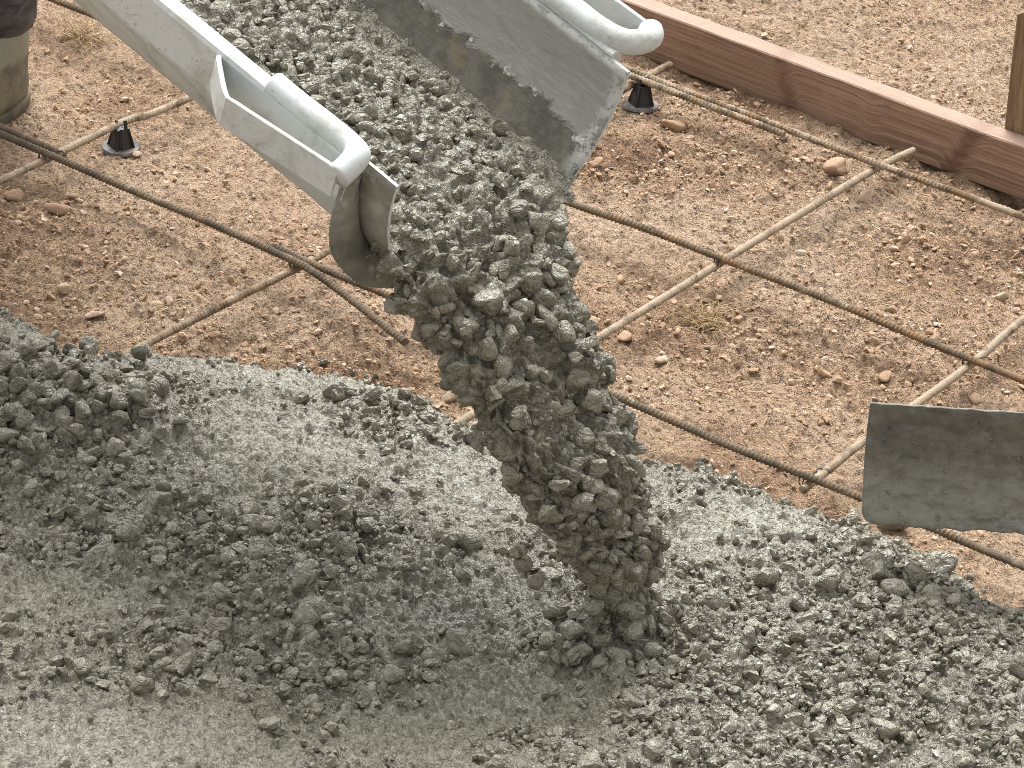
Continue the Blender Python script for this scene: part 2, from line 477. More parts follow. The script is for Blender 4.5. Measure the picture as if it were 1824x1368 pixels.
def mat_trousers():
    k = NB('dark_plastic_wrapped_trousers'); p = k.oco()
    n = k.noise(k.map(p, (1, 1, 2.2)), 22, 6, 0.7, 1.2)
    c = k.mix(k.rr(n, 0.4, 0.6), (0.028, 0.03, 0.036), (0.085, 0.087, 0.095))
    st = k.noise(k.map(p, (1, 1, 1.6), rot=(0.6, 0.4, 0)), 30, 5, 0.7, 2.5)
    c = k.mix(k.rr(st, 0.65, 0.70, 0, 0.75), c, (0.34, 0.35, 0.37))
    return k.done(c, 0.4, k.bump(n, 0.008, 0.6), spec=0.5)

M = dict(soil=mat_soil(), pebble=mat_pebble(), straw=mat_straw(), concrete=mat_concrete(), agg=mat_aggregate(), paint=mat_paint(), liner=mat_liner(),
         lip=mat_lip(), bar_dark=mat_rebar('rebar_dull_brown', 0.32, 0.25), bar_rust=mat_rebar('rebar_rusty', 0.34, 0.5), bar_pale=mat_rebar('rebar_dusted_pale', 0.72, 0.4),
         bar_tan=mat_rebar('rebar_dusted_tan', 0.56, 0.6), wire=mat_simple('tie_wire', (0.06, 0.045, 0.035), 0.6), board=mat_board(), stake=mat_stake(),
         black=mat_simple('black_plastic', (0.012, 0.012, 0.014), 0.45, 0.5, 0.001, (0.03, 0.03, 0.032)), disc=mat_simple('dusty_grey_plastic', (0.09, 0.09, 0.10), 0.6, 0.3, 0.001, (0.26, 0.22, 0.18), 60),
         blade=mat_blade(), boot=mat_boot(), trousers=mat_trousers(), sole=mat_simple('muddy_boot_sole', (0.10, 0.085, 0.06), 0.8, 0.3, 0.003, (0.19, 0.16, 0.11)),
         handle_wood=mat_simple('grey_wood_handle', (0.36, 0.27, 0.17), 0.7, 0.3, 0.002), jacket=mat_simple('grey_work_jacket', (0.16, 0.17, 0.18), 0.85, 0.2, 0.004),
         skin=mat_simple('skin', (0.42, 0.26, 0.18), 0.55, 0.4), cap=mat_simple('white_hard_hat', (0.7, 0.7, 0.68), 0.35, 0.5))

# ---------------------------------------------------------------- stone prototypes (80 triangles each)
def ico(sub):
    bm = bmesh.new()
    bmesh.ops.create_icosphere(bm, subdivisions=sub, radius=1.0)
    v = np.array([x.co[:] for x in bm.verts]); f = np.array([[x.index for x in fa.verts] for fa in bm.faces])
    bm.free()
    return v / np.linalg.norm(v, axis=1)[:, None], f
ICO2, ICO2F = ico(2)
ICO1, ICO1F = ico(1)
ICO3, ICO3F = ico(3)
def bumpy(d, r):
    s_ = np.zeros(len(d))
    for k_ in range(22):
        q = r.normal(size=3) * (1.6 + 0.42 * k_)
        s_ += np.sin(d @ q + r.uniform(0, 6.28)) / (1 + 0.16 * k_)
    return s_ * 0.55
def stone_verts(base, r, planes=11, power=11, elong=1.0, rough=0.05):
    n = r.normal(size=(planes, 3)); n /= np.linalg.norm(n, axis=1)[:, None]
    h = r.uniform(0.5, 1.02, planes)
    d = np.clip(base @ n.T, 0, None) / h
    rad = (np.sum(d ** power, axis=1) + 0.75 ** power) ** (-1.0 / power)
    rad = rad * (1 + rough * r.normal(size=len(base))) if len(base) < 100 else rad * (1 + rough * bumpy(base, r))
    v = base * rad[:, None]
    v *= np.array([1.0 + 0.35 * r.uniform(0, 1) * elong, 1.0, 1.0 - 0.38 * r.uniform(0, 1) * elong])
    return v / np.abs(v).max() * 1.0
r_s = np.random.default_rng(5)
ANG = [stone_verts(ICO2, r_s, r_s.integers(7, 11), 30) for _ in range(22)]          # crushed, angular
RND = [stone_verts(ICO2, r_s, 13, 9, 1.0, 0.03) for _ in range(10)]                 # worn, round
BIG = [stone_verts(ICO3, r_s, r_s.integers(6, 10), 34, 1.0, 0.05) for _ in range(26)] + [stone_verts(ICO3, r_s, 12, 14, 1.0, 0.03) for _ in range(6)]
GRIT = [stone_verts(ICO1, r_s, 8, 30, 1.0, 0.06) for _ in range(14)]
CLOD = [stone_verts(ICO1, r_s, 7, 20, 1.3, 0.16) for _ in range(24)]                            # 20-triangle crumbs

def rand_rot(n, r, tilt=None):
    q = r.normal(size=(n, 4)); q /= np.linalg.norm(q, axis=1)[:, None]
    w, x, y, z = q.T
    return np.stack([np.stack([1 - 2 * (y * y + z * z), 2 * (x * y - z * w), 2 * (x * z + y * w)], -1),
                     np.stack([2 * (x * y + z * w), 1 - 2 * (x * x + z * z), 2 * (y * z - x * w)], -1),
                     np.stack([2 * (x * z - y * w), 2 * (y * z + x * w), 1 - 2 * (x * x + y * y)], -1)], 1)

def joined(name, protos, pf, pos, size, rot, which, mat, parent, tint, squash=None, smooth=True):
    """many stones as one mesh"""
    V = []; F = []; T = []; off = 0
    PV = np.stack(protos)
    vv = PV[which]                                     # (n, k, 3)
    vv = np.einsum('nij,nkj->nki', rot, vv) * size[:, None, None]
    if squash is not None:
        vv[:, :, 2] *= squash
    vv = vv + pos[:, None, :]
    n, k_ = vv.shape[:2]
    ff = (pf[None] + (np.arange(n) * k_)[:, None, None]).reshape(-1, 3)
    me = mesh_np(name, vv.reshape(-1, 3), ff, smooth, {'tint': np.repeat(tint, k_)})
    return obj(name, me, mat, parent)

def stone_meshes(prefix, protos, pf, mat):
    out = []
    for v in protos:
        me = mesh_np(prefix, v, pf, True, {'tint': np.zeros(len(v))})
        me.materials.append(mat)
        out.append(me)
    return out

def place_stones(name, meshes, pos, size, rot, which, parent):
    inv = parent.matrix_world.inverted() if parent is not None else None
    for p, s, r_, w in zip(pos, size, rot, which):
        o = bpy.data.objects.new(name, meshes[int(w)])
        m = Matrix([list(r_[i] * s) + [p[i]] for i in range(3)] + [[0, 0, 0, 1]])
        link(o, parent)
        o.matrix_local = m if inv is None else inv @ m

# ================================================================= SETTING: the ground
GRAVELLY = [(-0.78, 0.30, 0.26, 0.20), (-0.30, 0.05, 0.30, 0.12), (0.03, 0.17, 0.14, 0.16), (0.25, 0.75, 0.35, 0.10), (0.45, 0.20, 0.30, 0.16), (0.70, 0.55, 0.3, 0.14)]
def soil_height(x, y):
    a, b = ab_of(x, y)
    h = 0.010 * fbm(x, y, 0.55, 2, 21) + 0.0085 * fbm(x, y, 0.13, 3, 31)
    rough = 0.55 + 0.9 * blob_sum(a, b, GRAVELLY)
    h = h + rough * 0.007 * fbm(x, y, 0.04, 3, 41, 0.6, True)
    h = h + 0.0036 * fbm(x, y, 0.018, 2, 45, 0.7, True)
    # loose soil thrown up along the foot of the form board
    h = h + 0.012 * np.exp(-((y - 1.02) / 0.05) ** 2) * (0.6 + perlin(x / 0.06, y / 0.06, 55))
    h = h - 0.035 * np.exp(-((x - 1.085) / 0.035) ** 2 - ((y - 1.06) / 0.05) ** 2)          # scooped out at the stake
    return h - 0.004

def axis(lo, hi, step, far):
    core = np.arange(lo, hi + step * 0.5, step)
    ext = [step]
    out_hi = []; x = core[-1]; s = step
    while x < far:
        s *= 1.28; x += s; out_hi.append(x)
    out_lo = []; x = core[0]; s = step
    while x > -far:
        s *= 1.28; x -= s; out_lo.append(x)
    return np.concatenate([out_lo[::-1], core, out_hi])
ga = axis(-1.08, 1.06, 0.0037, 90.0)
gb = axis(-0.72, 1.78, 0.0062, 90.0)
A_, B_ = np.meshgrid(ga, gb, indexing='ij')
X_, Y_ = xy_of(A_, B_)
Z_ = soil_height(X_, Y_)
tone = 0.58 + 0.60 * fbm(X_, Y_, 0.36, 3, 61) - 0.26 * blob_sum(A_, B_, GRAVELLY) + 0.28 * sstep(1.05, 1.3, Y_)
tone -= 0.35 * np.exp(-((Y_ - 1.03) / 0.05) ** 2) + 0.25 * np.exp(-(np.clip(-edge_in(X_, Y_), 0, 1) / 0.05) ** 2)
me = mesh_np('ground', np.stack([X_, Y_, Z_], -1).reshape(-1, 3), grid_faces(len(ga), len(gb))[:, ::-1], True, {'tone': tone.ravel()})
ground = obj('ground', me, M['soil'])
tag(ground, 'dry tan and reddish brown compacted soil with pebbles and straw', 'soil', kind='structure')

def scatter_ab(n, r, amin, amax, bmin, bmax):
    a = r.uniform(amin, amax, n); b = r.uniform(bmin, bmax, n)
    x, y = xy_of(a, b)
    return a, b, x, y

# crumbs and grit over the soil: nobody could count them
r_g = np.random.default_rng(101)
a, b, x, y = scatter_ab(40000, r_g, -1.06, 1.04, -0.72, 1.72)
dens = 0.34 + 0.75 * blob_sum(a, b, GRAVELLY) + 0.85 * fbm(x, y, 0.2, 3, 71) + 0.3 * np.exp(-((y - 1.02) / 0.05) ** 2)
keep = (r_g.uniform(0, 1, len(x)) < dens) & (edge_in(x, y) < 0.015) & ~((y > 1.045) & (y < 1.095))
a, b, x, y = a[keep], b[keep], x[keep], y[keep]
n = len(x)
size = 0.0016 + 0.0034 * r_g.random(n) ** 1.5 + 0.0055 * r_g.random(n) ** 6
z = soil_height(x, y) + size * r_g.uniform(-0.25, 0.35, n)
gravel = joined('gravel', CLOD, ICO1F, np.stack([x, y, z], -1), size, rand_rot(n, r_g), r_g.integers(0, len(CLOD), n), M['pebble'], ground, r_g.beta(1.3, 1.6, n), 0.75, False)
tag(gravel, kind='stuff')

# the larger pebbles, one by one
PEB = stone_meshes('stone', [v * np.array([1, 1, 0.7]) for v in BIG], ICO3F, M['pebble'])
a, b, x, y = scatter_ab(9000, r_g, -1.0, 0.98, -0.66, 1.66)
dens = 0.05 + 0.9 * blob_sum(a, b, GRAVELLY) + 0.2 * fbm(x, y, 0.25, 2, 75)
keep = (r_g.uniform(0, 1, len(x)) < dens) & (edge_in(x, y) < -0.015) & (y < 1.03)
x, y = x[keep][:285], y[keep][:285]
n = len(x)
size = 0.0050 + 0.009 * r_g.random(n) ** 2.6
pos = np.stack([x, y, soil_height(x, y) + size * 0.05], -1)
place_stones('stone', PEB, pos, size, rand_rot(n, r_g), r_g.integers(0, len(PEB), n), ground)

# straw and dead roots lying in the soil
def strands(name, mat, parent, xs, ys, zs, length, width, r, lift=0.3, curl=1.4, up=None):
    V = []; F = []; T = []
    for i in range(len(xs)):
        th = r.uniform(0, 2 * np.pi); L = length[i]; w = width[i]
        p = np.array([xs[i], ys[i], zs[i]]); kk = r.uniform(-curl, curl)
        base = len(V)
        el = (r.uniform(0.0, lift) if up is None else up[i])
        nseg = 4
        t = r.uniform(0, 1)
        for s in range(nseg + 1):
            d = np.array([math.cos(th) * math.cos(el), math.sin(th) * math.cos(el), math.sin(el)])
            sd_ = np.array([-math.sin(th), math.cos(th), 0.0])
            ww = w * (1.0 if s < nseg else 0.4)
            V += [p + sd_ * ww, p - sd_ * ww, p + np.array([0, 0, ww * 1.5])]
            T += [t] * 3
            if s < nseg:
                q = base + 3 * s
                for c in range(3):
                    F.append((q + c, q + (c + 1) % 3, q + 3 + (c + 1) % 3, q + 3 + c))
            p = p + d * L / nseg
            th += kk / nseg; el -= lift * 1.6 / nseg
    me = mesh_np(name, np.array(V), np.array(F), True, {'tint': np.array(T)})
    return obj(name, me, mat, parent)

a, b, x, y = scatter_ab(11000, r_g, -1.04, 1.02, -0.7, 1.7)
dens = 0.35 + 0.5 * fbm(x, y, 0.3, 2, 81) + 0.4 * sstep(1.1, 1.2, y)
keep = (r_g.uniform(0, 1, len(x)) < dens) & (edge_in(x, y) < 0) & ~((y > 1.045) & (y < 1.095))
x, y = x[keep], y[keep]
n = len(x)
straw = strands('straw', M['straw'], ground, x, y, soil_height(x, y) + 0.001, r_g.uniform(0.006, 0.032, n), r_g.uniform(0.00035, 0.0008, n), r_g)
tag(straw, kind='stuff')

# a few stones that stand out
SPECIAL = [
    (0.055, -0.058, 0.023, 'RND', 3, (0.33, 0.215, 0.15), 'upright brown rounded stone, biggest on the soil below the ribbed bar'),
    (-0.035, -0.056, 0.020, 'ANG', 2, (0.40, 0.25, 0.19), 'reddish brown angular stone at the left edge under the pale bar'),
    (0.039, -0.006, 0.014, 'RND', 5, (0.50, 0.39, 0.29), 'pale smooth pebble just above the upright brown stone'),
    (0.297, -0.256, 0.018, 'ANG', 4, (0.56, 0.43, 0.36), 'pale pink flat stone lying just beyond the wet concrete corner'),
    (0.227, -0.233, 0.015, 'ANG', 7, (0.58, 0.47, 0.39), 'whitish chipped stone next to the pale pink flat stone'),
    (0.485, -0.065, 0.011, 'RND', 1, (0.52, 0.40, 0.37), 'small pinkish round pebble beneath the lapped bars'),
    (0.899, 0.239, 0.015, 'RND', 6, (0.46, 0.31, 0.22), 'round tan pebble touching the pale cross bar by the falling concrete'),
    (0.981, 0.217, 0.016, 'ANG', 9, (0.58, 0.46, 0.36), 'flat cream stone on the soil right of the falling concrete'),
    (0.837, 0.921, 0.027, 'ANG', 11, (0.43, 0.29, 0.215), 'large flat tan stone half buried between outer bar and board'),
    (0.559, 0.860, 0.024, 'RND', 8, (0.34, 0.205, 0.125), 'large brown rounded stone right of the chute beside black chair'),
    (0.720, 0.945, 0.016, 'ANG', 13, (0.36, 0.33, 0.30), 'grey flat chip lying where the tan lap bar ends'),
    (0.832, -0.104, 0.016, 'ANG', 15, (0.20, 0.185, 0.15), 'grey cement coated stone lying loose beside the falling concrete'),
    (1.382, 0.444, 0.015, 'ANG', 17, (0.48, 0.34, 0.24), 'tan stone under the rusty middle bar above the rake blade'),
    (1.250, 0.405, 0.018, 'ANG', 5, (0.30, 0.195, 0.13), 'dark brown clod above the left end of the rake blade'),
]
for i, (sx, sy, sr, fam, idx, col, lab) in enumerate(SPECIAL):
    v = BIG[26 + idx % 6] if fam == 'RND' else BIG[idx % 26]
    me = mesh_np('stone', v * np.array([1.0, 0.85, 0.62]), ICO3F, True)
    o = obj('loose_stone', me, mat_plain_stone('loose_stone_%s' % lab.split()[0], col))
    o.location = (sx, sy, float(soil_height(np.array(sx), np.array(sy))) + sr * 0.28)
    o.scale = (sr, sr, sr)
    o.rotation_euler = (rnd.uniform(-0.3, 0.3), rnd.uniform(-0.3, 0.3), rnd.uniform(0, 6.28))
    tag(o, lab, 'stone', 'loose stones on the soil')

def tuft(x0, y0, n, L, label):
    r = np.random.default_rng(int(1000 * (x0 + 5)))
    xs = x0 + r.normal(0, 0.016, n); ys = y0 + r.normal(0, 0.013, n)
    o = strands('dry_grass_tuft', M['straw'], None, xs, ys, soil_height(xs, ys), r.uniform(0.4, 1, n) * L, r.uniform(0.0004, 0.0009, n), r, 0.7, 2.2, r.uniform(0.1, 1.1, n))
    tag(o, label, 'dry grass')
tuft(0.962, 0.365, 110, 0.06, 'dry straw coloured grass tuft on soil right of the falling concrete')
tuft(-0.343, 0.461, 70, 0.06, 'dry straw coloured grass tuft between the boot and the chute')

# ================================================================= form board and stake
def rough_box(name, x0, x1, y0, y1, z0, z1, mat, parent=None, nx=80, jit=0.0008, bev=0.0022):
    """a sawn piece: long box with softened, slightly uneven edges"""
    prof = []
    for cx, cz, sx, sz in ((y0, z0, 1, 1), (y1, z0, -1, 1), (y1, z1, -1, -1), (y0, z1, 1, -1)):
        pass
    prof = [(y0 + bev, z0), (y1 - bev, z0), (y1, z0 + bev), (y1, z1 - bev), (y1 - bev, z1), (y0 + bev, z1), (y0, z1 - bev), (y0, z0 + bev)]
    xs = np.linspace(x0, x1, nx)
    V = []
    for x in xs:
        for (py, pz) in prof:
            V.append((x, py + jit * float(perlin(x / 0.05, pz / 0.03 + 3, 5)), pz + jit * 1.4 * float(perlin(x / 0.07, py / 0.02, 8))))
    F = [list(map(int, f)) for f in grid_faces(nx, 8, True)]
    me = bpy.data.meshes.new(name)
    F.append(list(range(8)))
    F.append(list(range((nx - 1) * 8, nx * 8))[::-1])
    me.from_pydata(V, [], F)
    bm = bmesh.new(); bm.from_mesh(me); bmesh.ops.recalc_face_normals(bm, faces=bm.faces); bm.to_mesh(me); bm.free()
    return obj(name, me, mat, parent)

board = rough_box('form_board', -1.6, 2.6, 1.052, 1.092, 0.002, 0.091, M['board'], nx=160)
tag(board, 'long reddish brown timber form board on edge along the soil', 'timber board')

bm = bmesh.new()
rows = []
for z, w in ((-0.12, 0.006), (-0.03, 0.018), (0.10, 0.019), (0.24, 0.0188), (0.292, 0.018)):
    rows.append([bm.verts.new((sx * w + 0.001 * rnd.uniform(-1, 1), sy * w * 0.95, z + (0.014 * rnd.uniform(-1, 1) if z > 0.28 else 0))) for sx, sy in ((-1, -1), (0, -1.02), (1, -1), (1.02, 0), (1, 1), (0, 1.02), (-1, 1), (-1.02, 0))])
for r0, r1 in zip(rows, rows[1:]):
    for i in range(8):
        bm.faces.new((r0[i], r0[(i + 1) % 8], r1[(i + 1) % 8], r1[i]))
bm.faces.new(rows[-1]); bm.faces.new(rows[0][::-1])
stake = bm_obj('wooden_stake', bm, M['stake'])
stake.location = (1.053, 1.114, 0.004)
stake.rotation_euler = (0.03, -0.03, 0.12)
tag(stake, 'weathered upright wooden stake behind the form board at right edge', 'stake')

# ================================================================= reinforcing bars
def spline(pts, step):
    pts = np.array(pts, float)
    out = [pts[0]]
    n = len(pts)
    for i in range(n - 1):
        p0 = pts[max(i - 1, 0)]; p1 = pts[i]; p2 = pts[i + 1]; p3 = pts[min(i + 2, n - 1)]
        L = np.linalg.norm(p2 - p1)
        k = max(1, int(L / step))
        for t in np.arange(1, k + 1) / k:
            out.append(0.5 * ((2 * p1) + (-p0 + p2) * t + (2 * p0 - 5 * p1 + 4 * p2 - p3) * t * t + (-p0 + 3 * p1 - 3 * p2 + p3) * t ** 3))
    return np.array(out)

def tube(path, radius, sides=10, rib=0.0, pitch=0.0085, cap=True, ellipse=None):
    path = np.asarray(path, float)
    n = len(path)
    tan = np.gradient(path, axis=0)
    tan /= np.linalg.norm(tan, axis=1)[:, None]
    up = np.array([0.0, 0.0, 1.0]) if abs(tan[0][2]) < 0.9 else np.array([1.0, 0, 0])
    nrm = []
    cur = up - tan[0] * (up @ tan[0]); cur /= np.linalg.norm(cur)
    for t in tan:
        cur = cur - t * (cur @ t); cur /= np.linalg.norm(cur); nrm.append(cur.copy())
    nrm = np.array(nrm); bi = np.cross(tan, nrm)
    th = np.arange(sides) / sides * 2 * np.pi
    s = np.concatenate([[0], np.cumsum(np.linalg.norm(np.diff(path, axis=0), axis=1))])
    rad = np.full((n, sides), 1.0) * (np.asarray(radius).reshape(-1, 1) if np.ndim(radius) else radius)
    if rib:
        ph = s[:, None] / pitch * 2 * np.pi + 1.6 * np.abs(np.sin(th))[None, :] * np.sign(np.cos(th))[None, :]
        rad = rad + rib * sstep(0.1, 0.9, np.sin(ph)) + rib * 0.9 * (np.abs(np.sin(th))[None, :] > 0.97)
    V = path[:, None, :] + nrm[:, None, :] * (np.cos(th)[None, :, None] * rad[:, :, None]) + bi[:, None, :] * (np.sin(th)[None, :, None] * rad[:, :, None])
    V = V.reshape(-1, 3)
    F = grid_faces(n, sides, True)
    if cap:
        c0, c1 = len(V), len(V) + 1
        V = np.vstack([V, path[0], path[-1]])
        j = np.arange(sides); j2 = (j + 1) % sides
        capf = np.concatenate([np.stack([np.full(sides, c0), j, j2, j2], -1), np.stack([np.full(sides, c1), (n - 1) * sides + j2, (n - 1) * sides + j, (n - 1) * sides + j], -1)])
        return V, F, capf
    return V, F, None

def tube_obj(name, path, radius, mat, parent=None, sides=10, rib=0.0, pitch=0.0085):
    V, F, capf = tube(path, radius, sides, rib, pitch)
    me = bpy.data.meshes.new(name)
    faces = [tuple(map(int, f)) for f in F] + [tuple(map(int, f[:3])) for f in capf]
    me.from_pydata([tuple(v) for v in V], [], faces)
    me.polygons.foreach_set('use_smooth', [True] * len(me.polygons))
    return obj(name, me, mat, parent)

ZA, ZB = 0.0505, 0.038
RB = 0.0051
BARS = [
    ([(-1.3, 0.03), (-0.5, 0.02), (-0.123, 0.013), (0.161, 0.010), (0.420, 0.005), (0.520, -0.008), (0.725, -0.071)], [ZA] * 5 + [ZA, 0.044], 'bar_dark', 'long dull brown ribbed steel bar crossing the soil left of the chute'),
    ([(0.415, 0.018), (0.555, 0.014), (0.698, 0.016), (0.9, 0.008), (1.095, 0.001), (1.286, -0.001), (1.457, 0.006), (1.565, 0.006), (1.71, 0.005), (2.5, 0.01)], [ZA - 0.001] + [ZA] * 9, 'bar_dark', 'dark ribbed steel bar running behind the falling concrete to the rake'),
    ([(-1.2, 0.06), (-0.153, 0.036), (-0.005, 0.026)], [ZA - 0.003] * 3, 'bar_dark', 'short dark lap bar behind the ribbed bar at the left edge'),
    ([(-1.3, 0.44), (0.2, 0.45), (0.629, 0.451), (0.77, 0.460), (0.912, 0.462), (1.131, 0.464), (1.446, 0.457), (2.4, 0.46)], [ZA] * 8, 'bar_rust', 'rusty brown steel bar crossing the middle of the bare soil'),
    ([(0.30, 0.912), (0.448, 0.910), (0.636, 0.909), (0.791, 0.9075), (0.953, 0.910), (1.18, 0.913), (2.2, 0.91)], [ZA] * 7, 'bar_tan', 'tan dusted steel bar running alongside the form board'),
    ([(-1.3, 0.88), (0.1, 0.886), (0.462, 0.893), (0.613, 0.891), (0.752, 0.889)], [ZA] * 5, 'bar_tan', 'tan lap bar ending beside the outer bar near the chute mouth'),
    ([(-0.05, -0.9), (-0.032, -0.089), (-0.031, 0.026), (-0.031, 0.205), (-0.015, 0.322), (0.0, 1.02)], [ZB] * 6, 'bar_pale', 'pale dusty cross bar at far left resting on the black chair'),
    ([(0.455, -0.9), (0.453, -0.363), (0.458, -0.153), (0.463, 0.003), (0.463, 0.113), (0.457, 0.883), (0.458, 1.003)], [ZB - 0.002] * 7, 'bar_tan', 'rust speckled cross bar entering the wet concrete under the chute lip'),
    ([(0.915, -0.7), (0.913, 0.181), (0.911, 0.465), (0.909, 0.718), (0.910, 0.915), (0.919, 1.015)], [ZB] * 6, 'bar_pale', 'whitish dusty cross bar between the falling concrete and the board'),
    ([(1.370, -0.015), (1.367, 0.048), (1.360, 0.163), (1.358, 0.317), (1.353, 0.484), (1.340, 0.643), (1.335, 1.02)], [ZB] * 7, 'bar_pale', 'grey dusty cross bar passing behind the rake blade'),
]
for pts, zs, mt, lab in BARS:
    path = spline([(p[0], p[1], z) for p, z in zip(pts, zs)], 0.0016)
    path[:, 2] += 0.0010 * perlin(path[:, 0] / 0.25, path[:, 1] / 0.25, 15)
    path[:, 1] += 0.0012 * perlin(path[:, 0] / 0.2, path[:, 1] / 0.2, 17)
    o = tube_obj('steel_rebar', path, RB, M[mt], None, 12, 0.0014, 0.0068)
    tag(o, lab, 'rebar', 'steel bars laid in a grid over the soil')

def wire_tie(x, y, z, ang, label):
    pts = []
    for i in range(26):
        t = i / 25 * 2 * math.pi * 1.6
        pts.append((0.0095 * math.cos(t) + 0.0008 * i / 25, 0.004 * math.sin(t * 0.5), 0.0105 * math.sin(t) - 0.004))
    for i in range(16):
        t = i / 15
        pts.append((0.011 + 0.022 * t + 0.002 * math.sin(12 * t), 0.006 * t + 0.002 * math.cos(12 * t), 0.003 + 0.014 * t * (1 - t)))
    ca, sa = math.cos(ang), math.sin(ang)
    path = [(x + ca * p[0] - sa * p[1], y + sa * p[0] + ca * p[1], z + p[2]) for p in pts]
    o = tube_obj('wire_tie', path, 0.0009, M['wire'], None, 6)
    tag(o, label, 'wire tie', 'wire ties at the bar crossings')
wire_tie(0.462, 0.008, 0.0475, 0.9, 'thin dark wire tie where the lapped bars cross the rust speckled bar')
wire_tie(0.911, 0.462, 0.0475, 2.6, 'thin dark wire tie where the rusty bar crosses the whitish bar')
wire_tie(1.364, 0.003, 0.0475, 1.2, 'thin dark wire tie left of the rake blade on the dark bar')
wire_tie(1.353, 0.459, 0.0475, 0.4, 'thin dark wire tie where the rusty bar crosses the grey bar')
wire_tie(-0.031, 0.012, 0.0475, 0.5, 'thin dark wire tie at the far left bar crossing')

def rebar_chair(x, y, rz, dirt, label):
    z0 = float(soil_height(np.array(x), np.array(y)))
    root = empty('rebar_chair', (x, y, max(z0, -0.006) + 0.003))
    root.rotation_euler = (0.05 - 0.07 * rz, 0.06 * rz - 0.03, rz)
    tag(root, label, 'rebar chair', 'black plastic chairs under the bars')
    bm = bmesh.new()
    bmesh.ops.create_cone(bm, cap_ends=True, segments=36, radius1=0.031, radius2=0.029, depth=0.004)
    bm_obj('base', bm, M['disc'], root).location.z = 0.002
    for i in range(4):                                              # four tapering fins
        bm = bmesh.new()
        an = i * math.pi / 2 + 0.3
        ca, sa = math.cos(an), math.sin(an)
        prof = [(0.0, 0.004), (0.0225, 0.004), (0.0135, 0.036), (0.0, 0.038)]
        vs = []
        for t in (-0.0016, 0.0016):
            vs.append([bm.verts.new((ca * r - sa * t, sa * r + ca * t, z)) for r, z in prof])
        bm.faces.new(vs[0]); bm.faces.new(vs[1][::-1])
        for j in range(4):
            bm.faces.new((vs[0][j], vs[0][(j + 1) % 4], vs[1][(j + 1) % 4], vs[1][j]))
        bm_obj('fin', bm, M['black'], root)
    bm = bmesh.new()
    bmesh.ops.create_cone(bm, cap_ends=True, segments=8, radius1=0.0185, radius2=0.0115, depth=0.034)
    bm_obj('post', bm, M['black'], root, False).location.z = 0.020
    for s in (-1, 1):                                               # two prongs of the clip that holds the bar
        path = [(s * 0.004, 0, 0.028), (s * 0.0085, 0, 0.034), (s * 0.0092, 0, 0.042), (s * 0.0075, 0, 0.050 if s > 0 else 0.047)]
        V, F, cf = tube(spline(path, 0.003), 0.0028, 8)
        me = bpy.data.meshes.new('clip')
        me.from_pydata([tuple(v) for v in V], [], [tuple(map(int, f)) for f in F] + [tuple(map(int, f[:3])) for f in cf])
        obj('clip', me, M['black'], root)
    return root
rebar_chair(-0.024, 0.186, 0.1, 0, 'black plastic chair on grey disc holding the pale left bar')
rebar_chair(0.478, 0.892, 1.5, 0, 'black plastic chair beside the chute mouth near the board')

# ================================================================= the poured concrete
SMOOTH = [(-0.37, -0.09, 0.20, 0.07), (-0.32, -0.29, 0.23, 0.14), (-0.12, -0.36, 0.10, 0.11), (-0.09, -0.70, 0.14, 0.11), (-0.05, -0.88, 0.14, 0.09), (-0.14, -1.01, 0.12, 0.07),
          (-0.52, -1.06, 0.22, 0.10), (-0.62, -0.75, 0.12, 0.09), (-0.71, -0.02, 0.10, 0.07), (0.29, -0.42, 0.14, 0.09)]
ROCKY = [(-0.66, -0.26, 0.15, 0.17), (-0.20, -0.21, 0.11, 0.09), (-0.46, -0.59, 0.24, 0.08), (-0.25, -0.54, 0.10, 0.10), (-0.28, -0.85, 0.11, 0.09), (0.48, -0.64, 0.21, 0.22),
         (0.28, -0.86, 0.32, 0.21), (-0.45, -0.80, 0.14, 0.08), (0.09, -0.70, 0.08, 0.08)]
WATER = [(-0.10, -0.70, 0.13, 0.09)]
HIT = (1.408, -0.555)
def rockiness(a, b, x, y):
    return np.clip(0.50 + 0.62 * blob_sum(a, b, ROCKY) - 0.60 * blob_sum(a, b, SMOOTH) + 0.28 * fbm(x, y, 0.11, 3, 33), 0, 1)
def slab_base(x, y):
    a, b = ab_of(x, y)
    d = edge_in(x, y)
    h = 0.058 * (1 - np.exp(-np.clip(d, 0, None) / 0.045)) - 0.03 * sstep(0.006, -0.012, d)
    ins = sstep(0.0, 0.12, d)
    h = h + ins * (0.010 * fbm(x, y, 0.35, 2, 23) + 0.007 * fbm(x, y, 0.11, 2, 27))
    h = h + 0.038 * np.exp(-(((a + 0.69) / 0.14) ** 2 + ((b + 0.24) / 0.13) ** 2))          # heap of stones at the left
    h = h - 0.022 * np.exp(-(((a + 0.60) / 0.05) ** 2 + ((b + 0.36) / 0.05) ** 2))          # hollow at its foot
    h = h + 0.014 * np.exp(-(((a + 0.40 + (b + 0.6) * 0.8) / 0.07) ** 2 + ((b + 0.70) / 0.22) ** 2))
    h = h - 0.010 * np.exp(-(((a + 0.09) / 0.12) ** 2 + ((b + 0.70) / 0.1) ** 2))
    h = h + 0.012 * np.exp(-(((a - 0.45) / 0.2) ** 2 + ((b + 0.66) / 0.2) ** 2))
    return h
def hit_heap(x, y):
    return 0.040 * np.exp(-(((x - HIT[0]) / 0.050) ** 2 + ((y - HIT[1]) / 0.055) ** 2)) + 0.028 * np.exp(-(((x - 1.458) / 0.045) ** 2 + ((y + 0.475) / 0.04) ** 2))

